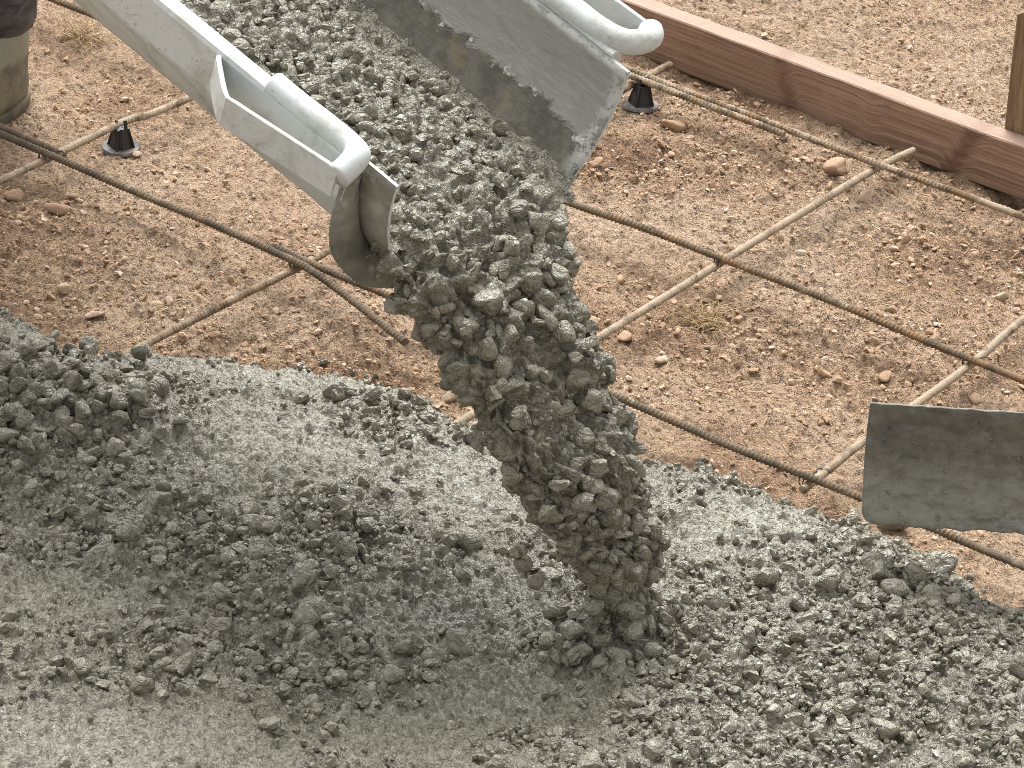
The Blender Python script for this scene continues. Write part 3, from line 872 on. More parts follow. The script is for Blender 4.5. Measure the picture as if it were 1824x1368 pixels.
sa_ = np.concatenate([np.linspace(-1.5, -0.92, 40)[:-1], np.arange(-0.92, 0.87, 0.0021), np.linspace(0.87, 1.4, 40)[1:]])
sb_ = np.concatenate([np.linspace(-2.0, -1.27, 50)[:-1], np.arange(-1.27, 0.16, 0.0033)])
A_, B_ = np.meshgrid(sa_, sb_, indexing='ij')
X_, Y_ = xy_of(A_, B_)
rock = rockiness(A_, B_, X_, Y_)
din = edge_in(X_, Y_)
fr = sstep(-0.005, 0.03, din)
H = slab_base(X_, Y_) + hit_heap(X_, Y_)
rough_amt = 0.42 + 0.5 * rock
# torn, flaky paste: sharp ridges at several sizes
wx = X_ + 0.006 * perlin(X_ / 0.02, Y_ / 0.02, 61); wy = Y_ + 0.006 * perlin(X_ / 0.02, Y_ / 0.02, 62)
H += fr * rough_amt * (0.0085 * fbm(wx, wy, 0.045, 3, 43, 0.6, True) + 0.0048 * fbm(wx, wy, 0.014, 2, 47, 0.6, True))
H += fr * 0.0050 * fbm(wx, wy, 0.011, 2, 49, 0.6, True) * (1.2 - rock)
# stones lying just under the skin push it up
r_c = np.random.default_rng(303)
def dome(L, A, B, sa, sb, ca, cb, rr_, hfac, r):
    """press one faceted, half-buried stone shape into the height layer L"""
    i0, i1 = np.searchsorted(sa, (ca - rr_ * 1.35, ca + rr_ * 1.35)); j0, j1 = np.searchsorted(sb, (cb - rr_ * 1.35, cb + rr_ * 1.35))
    if i1 - i0 < 2 or j1 - j0 < 2: return
    da = (A[i0:i1, j0:j1] - ca) / rr_; db = (B[i0:i1, j0:j1] - cb) / rr_
    th = r.uniform(0, np.pi); el = r.uniform(0.6, 1.0)
    p = da * np.cos(th) + db * np.sin(th); q = (-da * np.sin(th) + db * np.cos(th)) / el
    hh = np.full(p.shape, 1.0) * r.uniform(0.6, 0.95)              # the lower of a few tilted planes
    for _ in range(5):
        an = r.uniform(0, 2 * np.pi); sl = r.uniform(0.5, 1.5)
        hh = np.minimum(hh, 1.05 - sl * (p * np.cos(an) + q * np.sin(an)) - 0.25 * sl)
    hh = np.minimum(hh, (1.12 - np.sqrt(p * p + q * q)) * 2.6)
    hh = np.clip(hh, 0, None) * rr_ * hfac * r.uniform(0.4, 1.1)
    L[i0:i1, j0:j1] = np.maximum(L[i0:i1, j0:j1], hh)
def stamp(L, n, rmin, rmax, pw, hfac, seed):
    r = np.random.default_rng(seed)
    a0 = r.uniform(-0.9, 0.85, n); b0 = r.uniform(-1.25, 0.12, n)
    x0, y0 = xy_of(a0, b0)
    ok = (r.uniform(0, 1, n) < 0.12 + 0.9 * rockiness(a0, b0, x0, y0)) & (edge_in(x0, y0) > 0.012)
    a0, b0 = a0[ok], b0[ok]
    rad = rmin + (rmax - rmin) * r.random(len(a0)) ** pw
    for ca, cb, rr_ in zip(a0, b0, rad):
        dome(L, A_, B_, sa_, sb_, ca, cb, rr_, hfac, r)
    return L
L_ = stamp(np.zeros_like(H), 12000, 0.0045, 0.015, 1.8, 0.75, 401)
L_ = stamp(L_, 700, 0.014, 0.024, 1.4, 0.6, 402)
H += L_
def slab_top(x, y):
    return slab_base(x, y) + hit_heap(x, y)

AGG = stone_meshes('stone', BIG, ICO3F, M['agg'])
NA = len(BIG)
NJ = len(ANG + RND)
def slab_stones(n, smin, smax, pw, seed, near=None):
    r = np.random.default_rng(seed)
    a0 = r.uniform(-0.92, 0.86, n); b0 = r.uniform(-1.26, 0.12, n)
    x0, y0 = xy_of(a0, b0)
    rk = rockiness(a0, b0, x0, y0)
    ok = (r.uniform(0, 1, n) < 0.012 + 1.1 * rk ** 1.8) & (edge_in(x0, y0) > np.where(r.random(n) < 0.12, -0.05, 0.008))
    x0, y0, rk = x0[ok], y0[ok], rk[ok]
    s = smin + (smax - smin) * r.random(len(x0)) ** pw
    z = np.maximum(slab_top(x0, y0), soil_height(x0, y0)) + s * r.uniform(0.0, 0.78, len(x0)) + 0.005 * rk * (edge_in(x0, y0) > 0.005)
    return np.stack([x0, y0, z], -1), s, r
pos, s, r = slab_stones(760, 0.0135, 0.0250, 1.7, 501)
order = np.argsort(-s)
pos, s = pos[order], s[order]
# a scatter of big stones on the left heap and where the stream lands
hx, hy = xy_of(r.normal(-0.70, 0.085, 130), r.normal(-0.25, 0.095, 130))
hs = r.uniform(0.011, 0.021, 130)
hz = slab_top(hx, hy) + hs * r.uniform(0.4, 1.2, 130) + 0.005
ix = HIT[0] + r.normal(0, 0.036, 44); iy = HIT[1] + r.normal(0, 0.036, 44)
is_ = r.uniform(0.010, 0.019, 44)
iz = slab_top(ix, iy) + is_ * r.uniform(0.2, 0.9, 44) + 0.004
pos = np.vstack([np.stack([hx, hy, hz], -1), np.stack([ix, iy, iz], -1), pos]); s = np.concatenate([hs, is_, s])
k = 298
BIGP, BIGS = pos[:k], s[:k]
p2, s2, r2 = slab_stones(11500, 0.0070, 0.0150, 1.9, 502)
pos = np.vstack([pos[k:], p2]); s = np.concatenate([s[k:], s2])
n = len(pos)
p3, s3, r3 = slab_stones(17000, 0.0030, 0.0072, 1.2, 503)
p3[:, 2] += 0.004 * (edge_in(p3[:, 0], p3[:, 1]) > 0.005)
FI = np.zeros_like(H)
# paste clings round the stones: a low fillet under each of them
for (cx_, cy_, _), rr_ in zip(np.vstack([BIGP, pos]), np.concatenate([BIGS, s])):
    ca, cb = ab_of(cx_, cy_)
    i0, i1 = np.searchsorted(sa_, (ca - rr_ * 2.4, ca + rr_ * 2.4)); j0, j1 = np.searchsorted(sb_, (cb - rr_ * 2.4, cb + rr_ * 2.4))
    if i1 - i0 < 2 or j1 - j0 < 2: continue
    q = ((A_[i0:i1, j0:j1] - ca) ** 2 + (B_[i0:i1, j0:j1] - cb) ** 2) / (rr_ * 1.25) ** 2
    FI[i0:i1, j0:j1] = np.maximum(FI[i0:i1, j0:j1], 0.42 * rr_ * np.exp(-q))
H += FI * fr
smooth_attr = np.clip(blob_sum(A_, B_, SMOOTH) * (0.45 + 0.55 * sstep(-0.62, -0.42, B_)) * (1 - 0.8 * blob_sum(A_, B_, WATER)), 0, 1)  # far zones weighted up for the sky sheen painted there
water_attr = np.clip(blob_sum(A_, B_, WATER), 0, 1)
F = grid_faces(len(sa_), len(sb_))[:, ::-1]
inside = (din > -0.022).ravel()
F = F[inside[F].any(axis=1)]
used = np.zeros(H.size, bool); used[F.ravel()] = True
remap = np.cumsum(used) - 1
verts = np.stack([X_, Y_, H], -1).reshape(-1, 3)[used]
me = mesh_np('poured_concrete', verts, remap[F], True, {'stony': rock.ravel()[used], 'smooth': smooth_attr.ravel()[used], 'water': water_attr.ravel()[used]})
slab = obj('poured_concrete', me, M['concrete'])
tag(slab, 'wet grey stony concrete spread over the soil and the bar grid', 'concrete')

place_stones('stone', AGG, BIGP, BIGS, rand_rot(len(BIGP), r), r.integers(0, NA, len(BIGP)), slab)
rest = joined('aggregate', ANG + RND, ICO2F, pos, s, rand_rot(n, r2), r2.integers(0, NJ, n), M['agg'], slab, r2.random(n), None, False)
tag(rest, kind='stuff')
n = len(p3)
rest = joined('coarse_sand', GRIT, ICO1F, p3, s3, rand_rot(n, r3), r3.integers(0, len(GRIT), n), M['agg'], slab, r3.random(n), None, False)
tag(rest, kind='stuff')

# ================================================================= the chute
CO = np.array([1.1644, -0.5077, 0.70]); CU = np.array([-0.964, 0.110, 0.2419]); CV = np.array([0.1134, 0.9936, 0.0]); CN = np.array([0.2404, -0.0274, 0.9703])
def orth():
    u = CU / np.linalg.norm(CU); v = CV - u * (CV @ u); v /= np.linalg.norm(v); w = np.cross(v, u); w = w if w[2] > 0 else -w
    return u, v, w
CU, CV, CN = orth()
if np.dot(np.cross(CU, CV), CN) < 0:
    HAND = -1
else:
    HAND = 1
def cw(u, v, w):
    return CO + np.asarray(u)[..., None] * CU + np.asarray(v)[..., None] * CV + np.asarray(w)[..., None] * CN
# chute frame: x up along the chute (u), y across it (-v keeps it right-handed when needed), z out of the trough
chute = empty('concrete_chute')
cm = Matrix(((CU[0], HAND * CV[0], CN[0], CO[0]), (CU[1], HAND * CV[1], CN[1], CO[1]), (CU[2], HAND * CV[2], CN[2], CO[2]), (0, 0, 0, 1)))
chute.matrix_world = cm
tag(chute, 'white painted half-round steel chute with handle loops, pouring wet concrete', 'chute')
RI, RO = 0.2265, 0.2315
ULEN = 1.7
def tip_u(th):             # th 0 = left rim, pi = right rim
    return -0.028 + 0.030 * th / math.pi
def trough():
    nth = 57
    us = np.concatenate([np.linspace(0, 0.3, 22), np.linspace(0.34, ULEN, 26)])
    ths = np.linspace(0, math.pi, nth)
    V = []
    for ring in (RI, RO):
        for uu in us:
            for th in ths:
                rr_ = ring + 0.0009 * float(perlin(uu / 0.07, th / 0.3, 3))
                u = tip_u(th) + uu
                V.append((u, HAND * -rr_ * math.cos(th), -rr_ * math.sin(th)))
    nu = len(us)
    Fi = grid_faces(nu, nth); Fo = grid_faces(nu, nth)[:, ::-1] + nu * nth
    N0 = nu * nth
    rimf = []
    for i in range(nu - 1):
        for j in (0, nth - 1):
            rimf.append((i * nth + j, (i + 1) * nth + j, N0 + (i + 1) * nth + j, N0 + i * nth + j))
    for j in range(nth - 1):
        for i in (0, nu - 1):
            rimf.append((i * nth + j, i * nth + j + 1, N0 + i * nth + j + 1, N0 + i * nth + j))
    me = bpy.data.meshes.new('trough')
    faces = [tuple(map(int, f)) for f in Fi] + [tuple(map(int, f)) for f in Fo] + rimf
    me.from_pydata(V, [], faces)
    bm = bmesh.new(); bm.from_mesh(me); bm.faces.ensure_lookup_table()
    ni = len(Fi)
    for k_, f in enumerate(bm.faces):
        f.smooth = k_ < ni + len(Fo)
        c = f.calc_center_median()
        if k_ < ni: f.material_index = 1
        elif k_ < ni + len(Fo): f.material_index = 2 if c.x < 0.045 else 0
        else: f.material_index = 0
    bmesh.ops.recalc_face_normals(bm, faces=bm.faces)
    bm.to_mesh(me); bm.free()
    return obj('trough', me, [M['paint'], M['liner'], M['lip']], chute)
trough()

def flange():
    """plate standing out round the outside of the trough just short of the mouth"""
    bm = bmesh.new()
    nth = 49
    rings = []
    for (uu, rr_) in ((0.026, RO + 0.0008), (0.020, RO + 0.010), (0.021, RO + 0.022), (0.027, 0.266), (0.034, 0.2765), (0.038, 0.2765), (0.036, 0.262), (0.036, RO + 0.0008)):
        ring = []
        for j in range(nth):
            th = math.pi * (0.03 + 0.94 * j / (nth - 1))
            wob = 0.0012 * float(perlin(th / 0.25, rr_ * 30, 9))
            r_ = rr_
            if rr_ > 0.25:                                        # the plate narrows up to the rails
                r_ = 0.252 + (rr_ - 0.252) * float(sstep(0.0, 0.30, min(th, math.pi - th) / math.pi * 1.6))
            ring.append(bm.verts.new((uu + wob, HAND * -(r_ + wob) * math.cos(th), -(r_ + wob) * math.sin(th))))
        rings.append(ring)
    for r0, r1 in zip(rings, rings[1:]):
        for j in range(nth - 1):
            bm.faces.new((r0[j], r0[j + 1], r1[j + 1], r1[j]))
    for j in (0, nth - 1):
        bm.faces.new([r_[j] for r_ in rings])
    return bm_obj('end_flange', bm, M['lip'], chute, True)
flange()

def rail(side):
    """folded steel rail along the rim: flat top, upright outer face, turned under at the foot"""
    bm = bmesh.new()
    prof = [(0.2275, 0.004), (0.2290, 0.0072), (0.2340, 0.0088), (0.2440, 0.0078), (0.2490, 0.0050), (0.2515, -0.001), (0.2520, -0.055), (0.2500, -0.061), (0.2440, -0.0635), (0.2300, -0.064), (0.2260, -0.058), (0.2325, -0.040), (0.2330, -0.004)]
    us = np.linspace(0.030 if side < 0 else 0.034, ULEN, 60)
    rows = []
    for u in us:
        e = 0.0012 * float(perlin(u / 0.12, side * 3.3, 19))
        rows.append([bm.verts.new((u, HAND * side * (v + e), w + e * 0.7)) for v, w in prof])
    n_ = len(prof)
    for r0, r1 in zip(rows, rows[1:]):
        for i in range(n_):
            bm.faces.new((r0[i], r0[(i + 1) % n_], r1[(i + 1) % n_], r1[i]))
    bm.faces.new(rows[0]); bm.faces.new(rows[-1][::-1])
    o = bm_obj('side_rail', bm, M['paint'], chute, False)
    return o
rail(-1); rail(1)

def handle(side, barpts, pipepts, label):
    root = tag(bpy.data.objects.new('handle', None), label)
    link(root, chute)
    path = spline(pipepts, 0.006)
    path[:, 1] *= HAND
    rad = 0.0168 + 0.0007 * perlin(np.arange(len(path)) / 9.0, np.zeros(len(path)), 77)
    tube_obj('pipe', path, rad, M['paint'], root, 20)
    bm = bmesh.new()
    rows = []
    pts = spline(barpts, 0.01)
    pts[:, 1] *= HAND
    tn = np.gradient(pts[:, :2], axis=0); tn /= np.linalg.norm(tn, axis=1)[:, None]
    for p, t in zip(pts, tn):
        nx, ny = -t[1], t[0]
        h0, h1 = p[2] - 0.042, p[2]
        rows.append([bm.verts.new((p[0] + nx * d, p[1] + ny * d, h)) for d, h in ((-0.0028, h0), (0.0028, h0), (0.0032, h1 - 0.001), (0.0018, h1), (-0.0018, h1), (-0.0032, h1 - 0.001))])
    for r0, r1 in zip(rows, rows[1:]):
        for i in range(6):
            bm.faces.new((r0[i], r0[(i + 1) % 6], r1[(i + 1) % 6], r1[i]))
    bm.faces.new(rows[0]); bm.faces.new(rows[-1][::-1])
    bm_obj('flat_bar', bm, M['paint'], root, False)
handle(-1, [(0.270, -0.254, 0.002), (0.262, -0.262, 0.003), (0.205, -0.304, 0.006), (0.185, -0.306, 0.007), (0.10, -0.296, 0.010), (0.022, -0.286, 0.012)],
       [(0.190, -0.236, 0.006), (0.13, -0.236, 0.006), (0.065, -0.235, 0.007), (0.038, -0.240, 0.009), (0.026, -0.254, 0.014), (0.022, -0.270, 0.008), (0.021, -0.287, 0.000)], 'near handle loop of rounded pipe and flat bar')
handle(1, [(0.270, 0.254, 0.002), (0.262, 0.265, 0.003), (0.215, 0.316, 0.006), (0.195, 0.320, 0.007), (0.12, 0.322, 0.010), (0.050, 0.322, 0.012)],
       [(0.205, 0.243, 0.012), (0.13, 0.244, 0.012), (0.075, 0.245, 0.013), (0.042, 0.256, 0.013), (0.030, 0.278, 0.014), (0.036, 0.304, 0.009), (0.050, 0.322, 0.002)], 'far handle loop of rounded pipe and flat bar')

# ================================================================= concrete sliding down the chute and falling
flow = empty('falling_concrete', tuple(cw(0.0, -0.03, -0.2)))
tag(flow, 'wet grey stony concrete sliding down the chute and falling to the slab', 'concrete')
bpy.context.view_layer.update()
finv = flow.matrix_world.inverted()
FL = np.array(flow.location)
def fill_w(u, v):
    """surface of the concrete in the trough: banked up on the near side"""
    base = -0.112 - 0.036 * (v + 0.2) / 0.36
    base = base + 0.012 * np.exp(-((v + 0.03) / 0.09) ** 2)
    return base - 0.018 * sstep(0.05, -0.04, u)
us = np.arange(-0.028, 0.70, 0.0026)
us = np.concatenate([us, np.arange(0.70, ULEN - 0.02, 0.02)])
vs_ = np.arange(-0.223, 0.224, 0.0030)
U_, V_ = np.meshgrid(us, vs_, indexing='ij')
rockf = sstep(0.180, 0.10, V_ + 0.02 * perlin(U_ / 0.05, V_ / 0.05, 14))
W_ = fill_w(U_, V_)
wu = U_ + 0.006 * perlin(U_ / 0.03, V_ / 0.03, 63); wv = V_ + 0.006 * perlin(U_ / 0.03, V_ / 0.03, 64)
W_ = W_ + (0.15 + 0.85 * rockf) * (0.010 * fbm(wu * 0.8, wv, 0.05, 3, 53, 0.6, True) + 0.0045 * fbm(wu * 0.7, wv, 0.016, 2, 57, 0.6, True))
W_ = W_ + 0.0022 * fbm(wu * 0.35, wv, 0.012, 2, 59, 0.6)
r_d = np.random.default_rng(811)
LF = np.zeros_like(W_)
for _ in range(3800):
    du, dv = r_d.uniform(-0.03, 0.75), r_d.uniform(-0.215, 0.185)
    if r_d.random() < 0.15 + 0.85 * float(sstep(0.18, 0.10, dv)):
        dome(LF, U_, V_, us, vs_, du, dv, 0.0045 + 0.0165 * r_d.random() ** 2.2, 0.85, r_d)
W_ = W_ + LF
wall = -np.sqrt(np.clip(RI ** 2 - V_ ** 2, 0, None))
skin = np.maximum(W_, wall + 0.0007)
okv = (W_ > wall - 0.0005)
okv &= True
F = grid_faces(len(us), len(vs_))[:, ::-1]
F = F[okv.ravel()[F].any(axis=1)]
usedv = np.zeros(skin.size, bool); usedv[F.ravel()] = True
remap = np.cumsum(usedv) - 1
Pw = cw(U_, V_, skin).reshape(-1, 3)[usedv] - FL
z0 = np.zeros(len(Pw))
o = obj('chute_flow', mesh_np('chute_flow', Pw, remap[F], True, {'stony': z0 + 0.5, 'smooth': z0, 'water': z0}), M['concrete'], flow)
tag(o, 'stony concrete lying in the trough')

# falling sheet: cross-sections along the fall
AF = -CU.copy(); AF[2] = 0; AF /= np.linalg.norm(AF)
def fall_pt(f, z, vc):
    p = np.array([CO[0], CO[1], 0.0]) + AF * f + CV * vc
    p[2] = z
    return p
#         f      z     vc    half-width  half-thickness
SEC = [(-0.050, 0.560, -0.048, 0.158, 0.038),
       (0.000, 0.548, -0.050, 0.152, 0.042),
       (0.036, 0.520, -0.054, 0.138, 0.045),
       (0.075, 0.470, -0.055, 0.122, 0.043),
       (0.130, 0.404, -0.050, 0.116, 0.043),
       (0.176, 0.345, -0.046, 0.108, 0.042),
       (0.215, 0.275, -0.042, 0.096, 0.040),
       (0.238, 0.225, -0.032, 0.080, 0.035),
       (0.250, 0.190, -0.008, 0.050, 0.030),
       (0.256, 0.165, 0.000, 0.036, 0.026),
       (0.258, 0.125, -0.006, 0.036, 0.030),
       (0.258, 0.060, -0.018, 0.052, 0.042)]
SEC = np.array(SEC)
ns = 300
ti = np.linspace(0, len(SEC) - 1, ns)
SS = np.stack([np.interp(ti, np.arange(len(SEC)), SEC[:, c]) for c in range(5)], -1)
ker = np.ones(15) / 15
for c in range(5):
    pad = np.concatenate([np.full(7, SS[0, c]), SS[:, c], np.full(7, SS[-1, c])])
    SS[:, c] = np.convolve(pad, ker, 'valid')
cen = np.array([fall_pt(q[0], q[1], q[2]) for q in SS])
tang = np.gradient(cen, axis=0); tang /= np.linalg.norm(tang, axis=1)[:, None]
nor = np.cross(CV[None, :], tang); nor /= np.linalg.norm(nor, axis=1)[:, None]
if nor[0][2] < 0: nor = -nor
arc = np.concatenate([[0], np.cumsum(np.linalg.norm(np.diff(cen, axis=0), axis=1))])
nth = 250
RB_ = 0.108                                                          # mean girth radius, metres per radian
th = np.arange(nth) / nth * 2 * np.pi
S2, T2 = np.meshgrid(arc, th * RB_, indexing='ij')
disp = 0.014 * fbm(S2, T2, 0.08, 2, 83) + 0.010 * fbm(S2, T2, 0.035, 3, 85, 0.6, True) + 0.003 * fbm(S2, T2, 0.012, 2, 87, 0.6, True)
LS = np.zeros_like(disp)
for _ in range(2600):
    dome(LS, S2, T2, arc, th * RB_, r_d.uniform(0, arc[-1]), r_d.uniform(0, th[-1] * RB_), 0.008 + 0.020 * r_d.random() ** 1.5, 1.25, r_d)
disp = disp + LS - 0.022
SP = np.zeros((ns, nth, 3)); SO = np.zeros((ns, nth, 3))
tt = np.linspace(0, 2 * np.pi, 721)
for i in range(ns):
    bb = SS[i, 3] * (1 + 0.10 * float(perlin(arc[i] / 0.035, 0.0, 88))); cc = SS[i, 4]
    px = np.sign(np.cos(tt)) * np.abs(np.cos(tt)) ** 0.8 * bb; py = np.sign(np.sin(tt)) * np.abs(np.sin(tt)) ** 0.8 * cc
    L = np.concatenate([[0], np.cumsum(np.hypot(np.diff(px), np.diff(py)))])
    q = np.arange(nth) / nth * L[-1]
    qx, qy = np.interp(q, L, px), np.interp(q, L, py)
    nx_ = np.roll(qy, -3) - np.roll(qy, 3); ny_ = -(np.roll(qx, -3) - np.roll(qx, 3))
    ln = np.hypot(nx_, ny_) + 1e-9
    nx_, ny_ = nx_ / ln, ny_ / ln
    qx = qx + nx_ * disp[i]; qy = qy + ny_ * disp[i]
    SP[i] = cen[i] + CV[None] * qx[:, None] + nor[i][None] * qy[:, None]
    SO[i] = CV[None] * nx_[:, None] + nor[i][None] * ny_[:, None]
F = grid_faces(ns, nth, True)
z0 = np.zeros(ns * nth)
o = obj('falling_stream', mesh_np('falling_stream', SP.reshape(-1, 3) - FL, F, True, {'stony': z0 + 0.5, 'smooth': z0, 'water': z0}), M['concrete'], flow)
tag(o, 'thick falling curtain of wet concrete and stones')

r_f = np.random.default_rng(707)
# stones on the falling sheet
n = 1250
ii = np.clip((r_f.random(n) ** 0.9 * ns).astype(int), 6, ns - 8)
jj = r_f.integers(0, nth, n)
size = 0.006 + 0.0155 * r_f.random(n) ** 1.9
outw = SO[ii, jj]
pos = SP[ii, jj] + outw * (size * r_f.uniform(-0.45, 0.5, n))[:, None]
keep = pos[:, 2] > 0.07
# keep the stones out of the steel lip: only those past the mouth or above the trough floor
rel = pos - CO
lu, lv, lw = rel @ CU, rel @ CV, rel @ CN
inside_tr = (lu > -0.035)
keep &= ~(inside_tr & (np.hypot(lv, np.minimum(lw, 0)) > RI - size * 0.9))
pos, size = pos[keep], size[keep]
# stones on the flow in the trough
m = 1500
fu = r_f.uniform(-0.03, 0.66, m); fv = r_f.uniform(-0.2, 0.175, m)
fs = 0.0045 + 0.0125 * r_f.random(m) ** 2.2
kp = (r_f.random(m) < sstep(0.175, 0.09, fv) * 0.9 + 0.02)
fu, fv, fs = fu[kp], fv[kp], fs[kp]
fw_ = fill_w(fu, fv) + fs * r_f.uniform(-0.1, 0.7, len(fu)) + 0.003
kp = np.hypot(fv, np.minimum(fw_, 0)) < RI - fs * 0.9
pf_ = cw(fu[kp], fv[kp], fw_[kp]); fs = fs[kp]
# a few lumps hanging from the ragged lower edge and splashing off
ex_p = []; ex_s = []
for (f, z, v, s_) in ((0.205, 0.205, -0.135, 0.020), (0.212, 0.178, -0.128, 0.0155), (0.20, 0.225, -0.15, 0.014), (0.245, 0.185, 0.04, 0.019), (0.25, 0.17, 0.02, 0.015), (0.255, 0.165, -0.05, 0.016),
                      (0.285, 0.105, 0.06, 0.019), (0.29, 0.10, 0.085, 0.016), (0.275, 0.115, 0.045, 0.014), (0.30, 0.09, 0.075, 0.013), (0.21, 0.235, -0.15, 0.011), (0.262, 0.2, 0.06, 0.014),
                      (0.25, 0.105, -0.085, 0.018), (0.262, 0.13, -0.055, 0.015), (0.275, 0.12, -0.02, 0.017), (0.29, 0.12, 0.015, 0.014), (0.27, 0.09, -0.10, 0.014)):
    ex_p.append(fall_pt(f, z, v)); ex_s.append(s_)
ALLP = np.vstack([np.array(ex_p), pos, pf_]); ALLS = np.concatenate([ex_s, size, fs])
first = np.concatenate([np.arange(len(ex_s)), len(ex_s) + np.argsort(-ALLS[len(ex_s):])])
ALLP, ALLS = ALLP[first], ALLS[first]
k = 298
place_stones('stone', AGG, ALLP[:k], ALLS[:k], rand_rot(k, r_f), r_f.integers(0, NA, k), flow)
n = len(ALLP) - k
rest = joined('aggregate', ANG + RND, ICO2F, ALLP[k:] - FL, ALLS[k:], rand_rot(n, r_f), r_f.integers(0, NJ, n), M['agg'], flow, r_f.random(n), None, False)
tag(rest, kind='stuff')

# ================================================================= concrete rake (come-along)
rake = empty('concrete_rake', (1.5275, -0.1320, 0.113))
rake.rotation_euler = (0, 0, math.atan2(0.1276, 0.172))
tag(rake, 'grey rake with wide curved steel blade caked in wet concrete', 'rake')
BL, BH = 0.50, 0.186
nx_, nz_ = 130, 50
V = []
for side in (0, 1):
    for i in range(nx_):
        x = BL * i / (nx_ - 1)
        for j in range(nz_):
            t = j / (nz_ - 1)
            z = BH * t
            y = -0.020 * (2 * t - 1) ** 2 - 0.006 * t + 0.003
            cr = 0.016
            xx = x
            if t * BH < cr and x < cr:                               # rounded lower corner
                q = cr - math.sqrt(max(cr * cr - (cr - t * BH) ** 2, 0))
                xx = max(x, q) if x < q else x
            lump = (0.0036 + 0.004 * (1 - t) ** 2) * float(perlin(x / 0.03, z / 0.02, 6)) + 0.0022 * float(perlin(x / 0.010, z / 0.008, 7)) + 0.002 * float(perlin(x / 0.06, z / 0.02, 4)) * (1 - t)
            ed = 0.0008 * float(perlin(x / 0.02, t * 3, 66))
            V.append((xx - 0.055 * z * (1 - x / BL), y - 0.0022 - lump * (1 - 0.2 * t) if side == 0 else y + 0.0022, z + (ed if j in (0, nz_ - 1) else 0)))
F0 = grid_faces(nx_, nz_); N0 = nx_ * nz_
faces = [tuple(map(int, f)) for f in F0] + [tuple(int(c) + N0 for c in f[::-1]) for f in F0]
for i in range(nx_ - 1):
    for j in (0, nz_ - 1):
        a0, a1 = i * nz_ + j, (i + 1) * nz_ + j
        faces.append((a0, a1, a1 + N0, a0 + N0))
for j in range(nz_ - 1):
    for i in (0, nx_ - 1):
        a0, a1 = i * nz_ + j, i * nz_ + j + 1
        faces.append((a0, a1, a1 + N0, a0 + N0))
bm = bmesh.new(); me = bpy.data.meshes.new('b'); me.from_pydata(V, [], faces); bm.from_mesh(me)
bm_obj('blade', bm, M['blade'], rake, True)
r_b = np.random.default_rng(909)
nb = 420
bx = r_b.uniform(0.006, BL - 0.006, nb); bz = 0.004 + (BH - 0.012) * r_b.random(nb) ** 2.2
bt = bz / BH
by = -0.020 * (2 * bt - 1) ** 2 - 0.006 * bt + 0.003 - 0.0030
bs = 0.0012 + 0.0035 * r_b.random(nb) ** 3
o = joined('caked_concrete', GRIT, ICO1F, np.stack([bx - 0.055 * bz * (1 - bx / BL), by, bz], -1), bs, rand_rot(nb, r_b), r_b.integers(0, len(GRIT), nb), M['blade'], rake, r_b.random(nb), None, True)
tag(o, kind='stuff')
tube_obj('socket', [(0.27, 0.004, 0.09), (0.30, 0.05, 0.13), (0.34, 0.10, 0.20)], 0.016, M['blade'], rake, 14)
tube_obj('pole', [(0.335, 0.094, 0.19), (0.62, 0.46, 0.70), (0.92, 0.84, 1.22)], 0.0145, M['handle_wood'], rake, 14)

# ================================================================= worker at the left, mostly out of the picture
BX_, BY_ = -0.262, 0.158
def loft(name, rings, mat, parent, close=True, smooth=True):
    nr = len(rings); k_ = len(rings[0])
    V = np.array([p for r_ in rings for p in r_])
    F = [tuple(map(int, f)) for f in grid_faces(nr, k_, True)]
    F += [tuple(range(k_))[::-1], tuple(range((nr - 1) * k_, nr * k_))]
    bm = bmesh.new(); me = bpy.data.meshes.new(name); me.from_pydata([tuple(v) for v in V], [], F); bm.from_mesh(me)
    return bm_obj(name, bm, mat, parent, smooth)

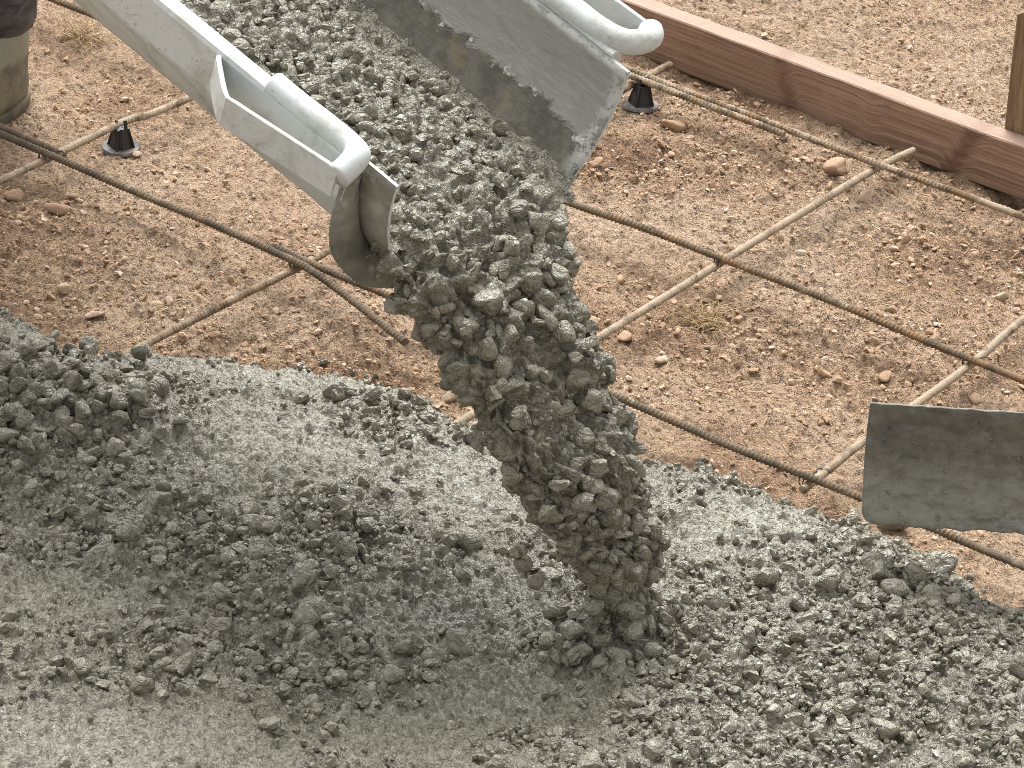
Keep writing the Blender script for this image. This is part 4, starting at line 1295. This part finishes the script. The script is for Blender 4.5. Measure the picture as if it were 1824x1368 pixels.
def body_graph():
    """joints of a standing figure facing -x (away from the chute); one vertex per joint"""
    J = {'pelvis': ((0, 0, 0.93), 0.135), 'waist': ((0, 0, 1.08), 0.13), 'chest': ((-0.02, 0, 1.28), 0.155), 'collar': ((-0.03, 0, 1.43), 0.09), 'neck': ((-0.05, 0, 1.50), 0.052), 'head1': ((-0.08, 0, 1.60), 0.082), 'head2': ((-0.085, 0, 1.69), 0.080)}
    E_ = [('pelvis', 'waist'), ('waist', 'chest'), ('chest', 'collar'), ('collar', 'neck'), ('neck', 'head1'), ('head1', 'head2')]
    for s in (-1, 1):
        k = 'r' if s > 0 else 'l'
        J.update({k + 'hip': ((0, s * 0.10, 0.86), 0.095), k + 'knee': ((-0.02, s * 0.115, 0.48), 0.062), k + 'calf': ((0.0, s * 0.118, 0.33), 0.070), k + 'ankle': ((0.0, s * 0.12, 0.112), 0.068),
                  k + 'sh': ((-0.02, s * 0.185, 1.40), 0.062), k + 'elb': ((-0.06, s * 0.25, 1.12), 0.046), k + 'wri': ((-0.27, s * 0.17, 1.02), 0.031), k + 'palm': ((-0.34, s * 0.15, 1.00), 0.026)})
        E_ += [('pelvis', k + 'hip'), (k + 'hip', k + 'knee'), (k + 'knee', k + 'calf'), (k + 'calf', k + 'ankle'), ('collar', k + 'sh'), (k + 'sh', k + 'elb'), (k + 'elb', k + 'wri'), (k + 'wri', k + 'palm')]
        for f in range(5):
            oy = (f - 2) * 0.017
            L = (0.045, 0.07, 0.078, 0.072, 0.055)[f]
            a1 = ((-0.37 - (0.0 if f else -0.04), s * 0.145 + s * (-oy if f else -0.035), 1.0), 0.0095)
            a2 = ((-0.37 - L * 0.6, s * 0.145 + s * (-oy if f else -0.045), 0.985), 0.0085)
            J['%sf%da' % (k, f)] = a1; J['%sf%db' % (k, f)] = a2
            E_ += [(k + 'palm', '%sf%da' % (k, f)), ('%sf%da' % (k, f), '%sf%db' % (k, f))]
    return J, E_
J, E_ = body_graph()
names = list(J)
me = bpy.data.meshes.new('person')
me.from_pydata([J[n_][0] for n_ in names], [(names.index(p), names.index(q)) for p, q in E_], [])
tmp = bpy.data.objects.new('person_tmp', me)
COL.objects.link(tmp)
md = tmp.modifiers.new('skin', 'SKIN')
for i, n_ in enumerate(names):
    sv = me.skin_vertices[0].data[i]
    sv.radius = (J[n_][1], J[n_][1])
    sv.use_root = n_ == 'pelvis'
sb = tmp.modifiers.new('sub', 'SUBSURF'); sb.levels = 2; sb.render_levels = 2
dg = bpy.context.evaluated_depsgraph_get()
bme = bpy.data.meshes.new_from_object(tmp.evaluated_get(dg))
bpy.data.objects.remove(tmp)
person = bpy.data.objects.new('person', bme)
link(person)
bme.materials.clear()
for m_ in (M['trousers'], M['jacket'], M['skin']): bme.materials.append(m_)
co = np.zeros(len(bme.vertices) * 3, np.float32); bme.vertices.foreach_get('co', co); co = co.reshape(-1, 3)
low = co[:, 2] < 0.9
side = np.where(co[:, 1] > 0, 1.0, -1.0)
rad_n = 0.006 * perlin(co[:, 0] / 0.06 + co[:, 1] / 0.06, co[:, 2] / 0.035, 29) * low
co[:, 0] += rad_n; co[:, 1] += rad_n * side
bme.vertices.foreach_set('co', co.ravel())
for p in bme.polygons:
    p.use_smooth = True
    z = p.center.z
    p.material_index = 0 if z < 0.99 else (1 if (z < 1.47 and not p.center.x < -0.285) else 2)
person.location = (BX_ - 0.12, BY_, -0.002)
person.rotation_euler.z = math.radians(90)
tag(person, 'person in dark trousers and muddy rubber boots at upper left edge', 'person')
def boot(s):
    root = bpy.data.objects.new('boot', None); link(root, person)
    root.location = (0.0, s * 0.12, 0.0)
    k_ = 32
    rings = []
    for z, cx_, lx, ly in ((0.006, -0.062, 0.128, 0.046), (0.030, -0.060, 0.130, 0.049), (0.055, -0.046, 0.112, 0.047), (0.078, -0.022, 0.084, 0.045), (0.10, -0.006, 0.066, 0.0455), (0.125, 0.0, 0.058, 0.047),
                           (0.14, 0.0, 0.056, 0.047), (0.15, 0.0, 0.05, 0.04)):
        ring = []
        for i in range(k_):
            t = 2 * math.pi * i / k_
            w = 1 + 0.03 * float(perlin(math.cos(t) * 2 + z * 20, math.sin(t) * 2, 31))
            wide = 1.0 if math.cos(t) > 0 else 1.0 + 0.10 * (z < 0.06)
            ring.append((cx_ + lx * math.cos(t) * w, ly * math.sin(t) * w * wide, z))
        rings.append(ring)
    loft('upper', rings, M['boot'], root)
    rings = []
    for z, g in ((-0.012, 0.97), (-0.006, 1.02), (0.010, 1.03), (0.013, 1.0)):
        rings.append([(-0.062 + 0.133 * g * math.cos(2 * math.pi * i / k_), 0.049 * g * math.sin(2 * math.pi * i / k_), z) for i in range(k_)])
    loft('sole', rings, M['sole'], root)
boot(-1); boot(1)
bpy.context.view_layer.update()
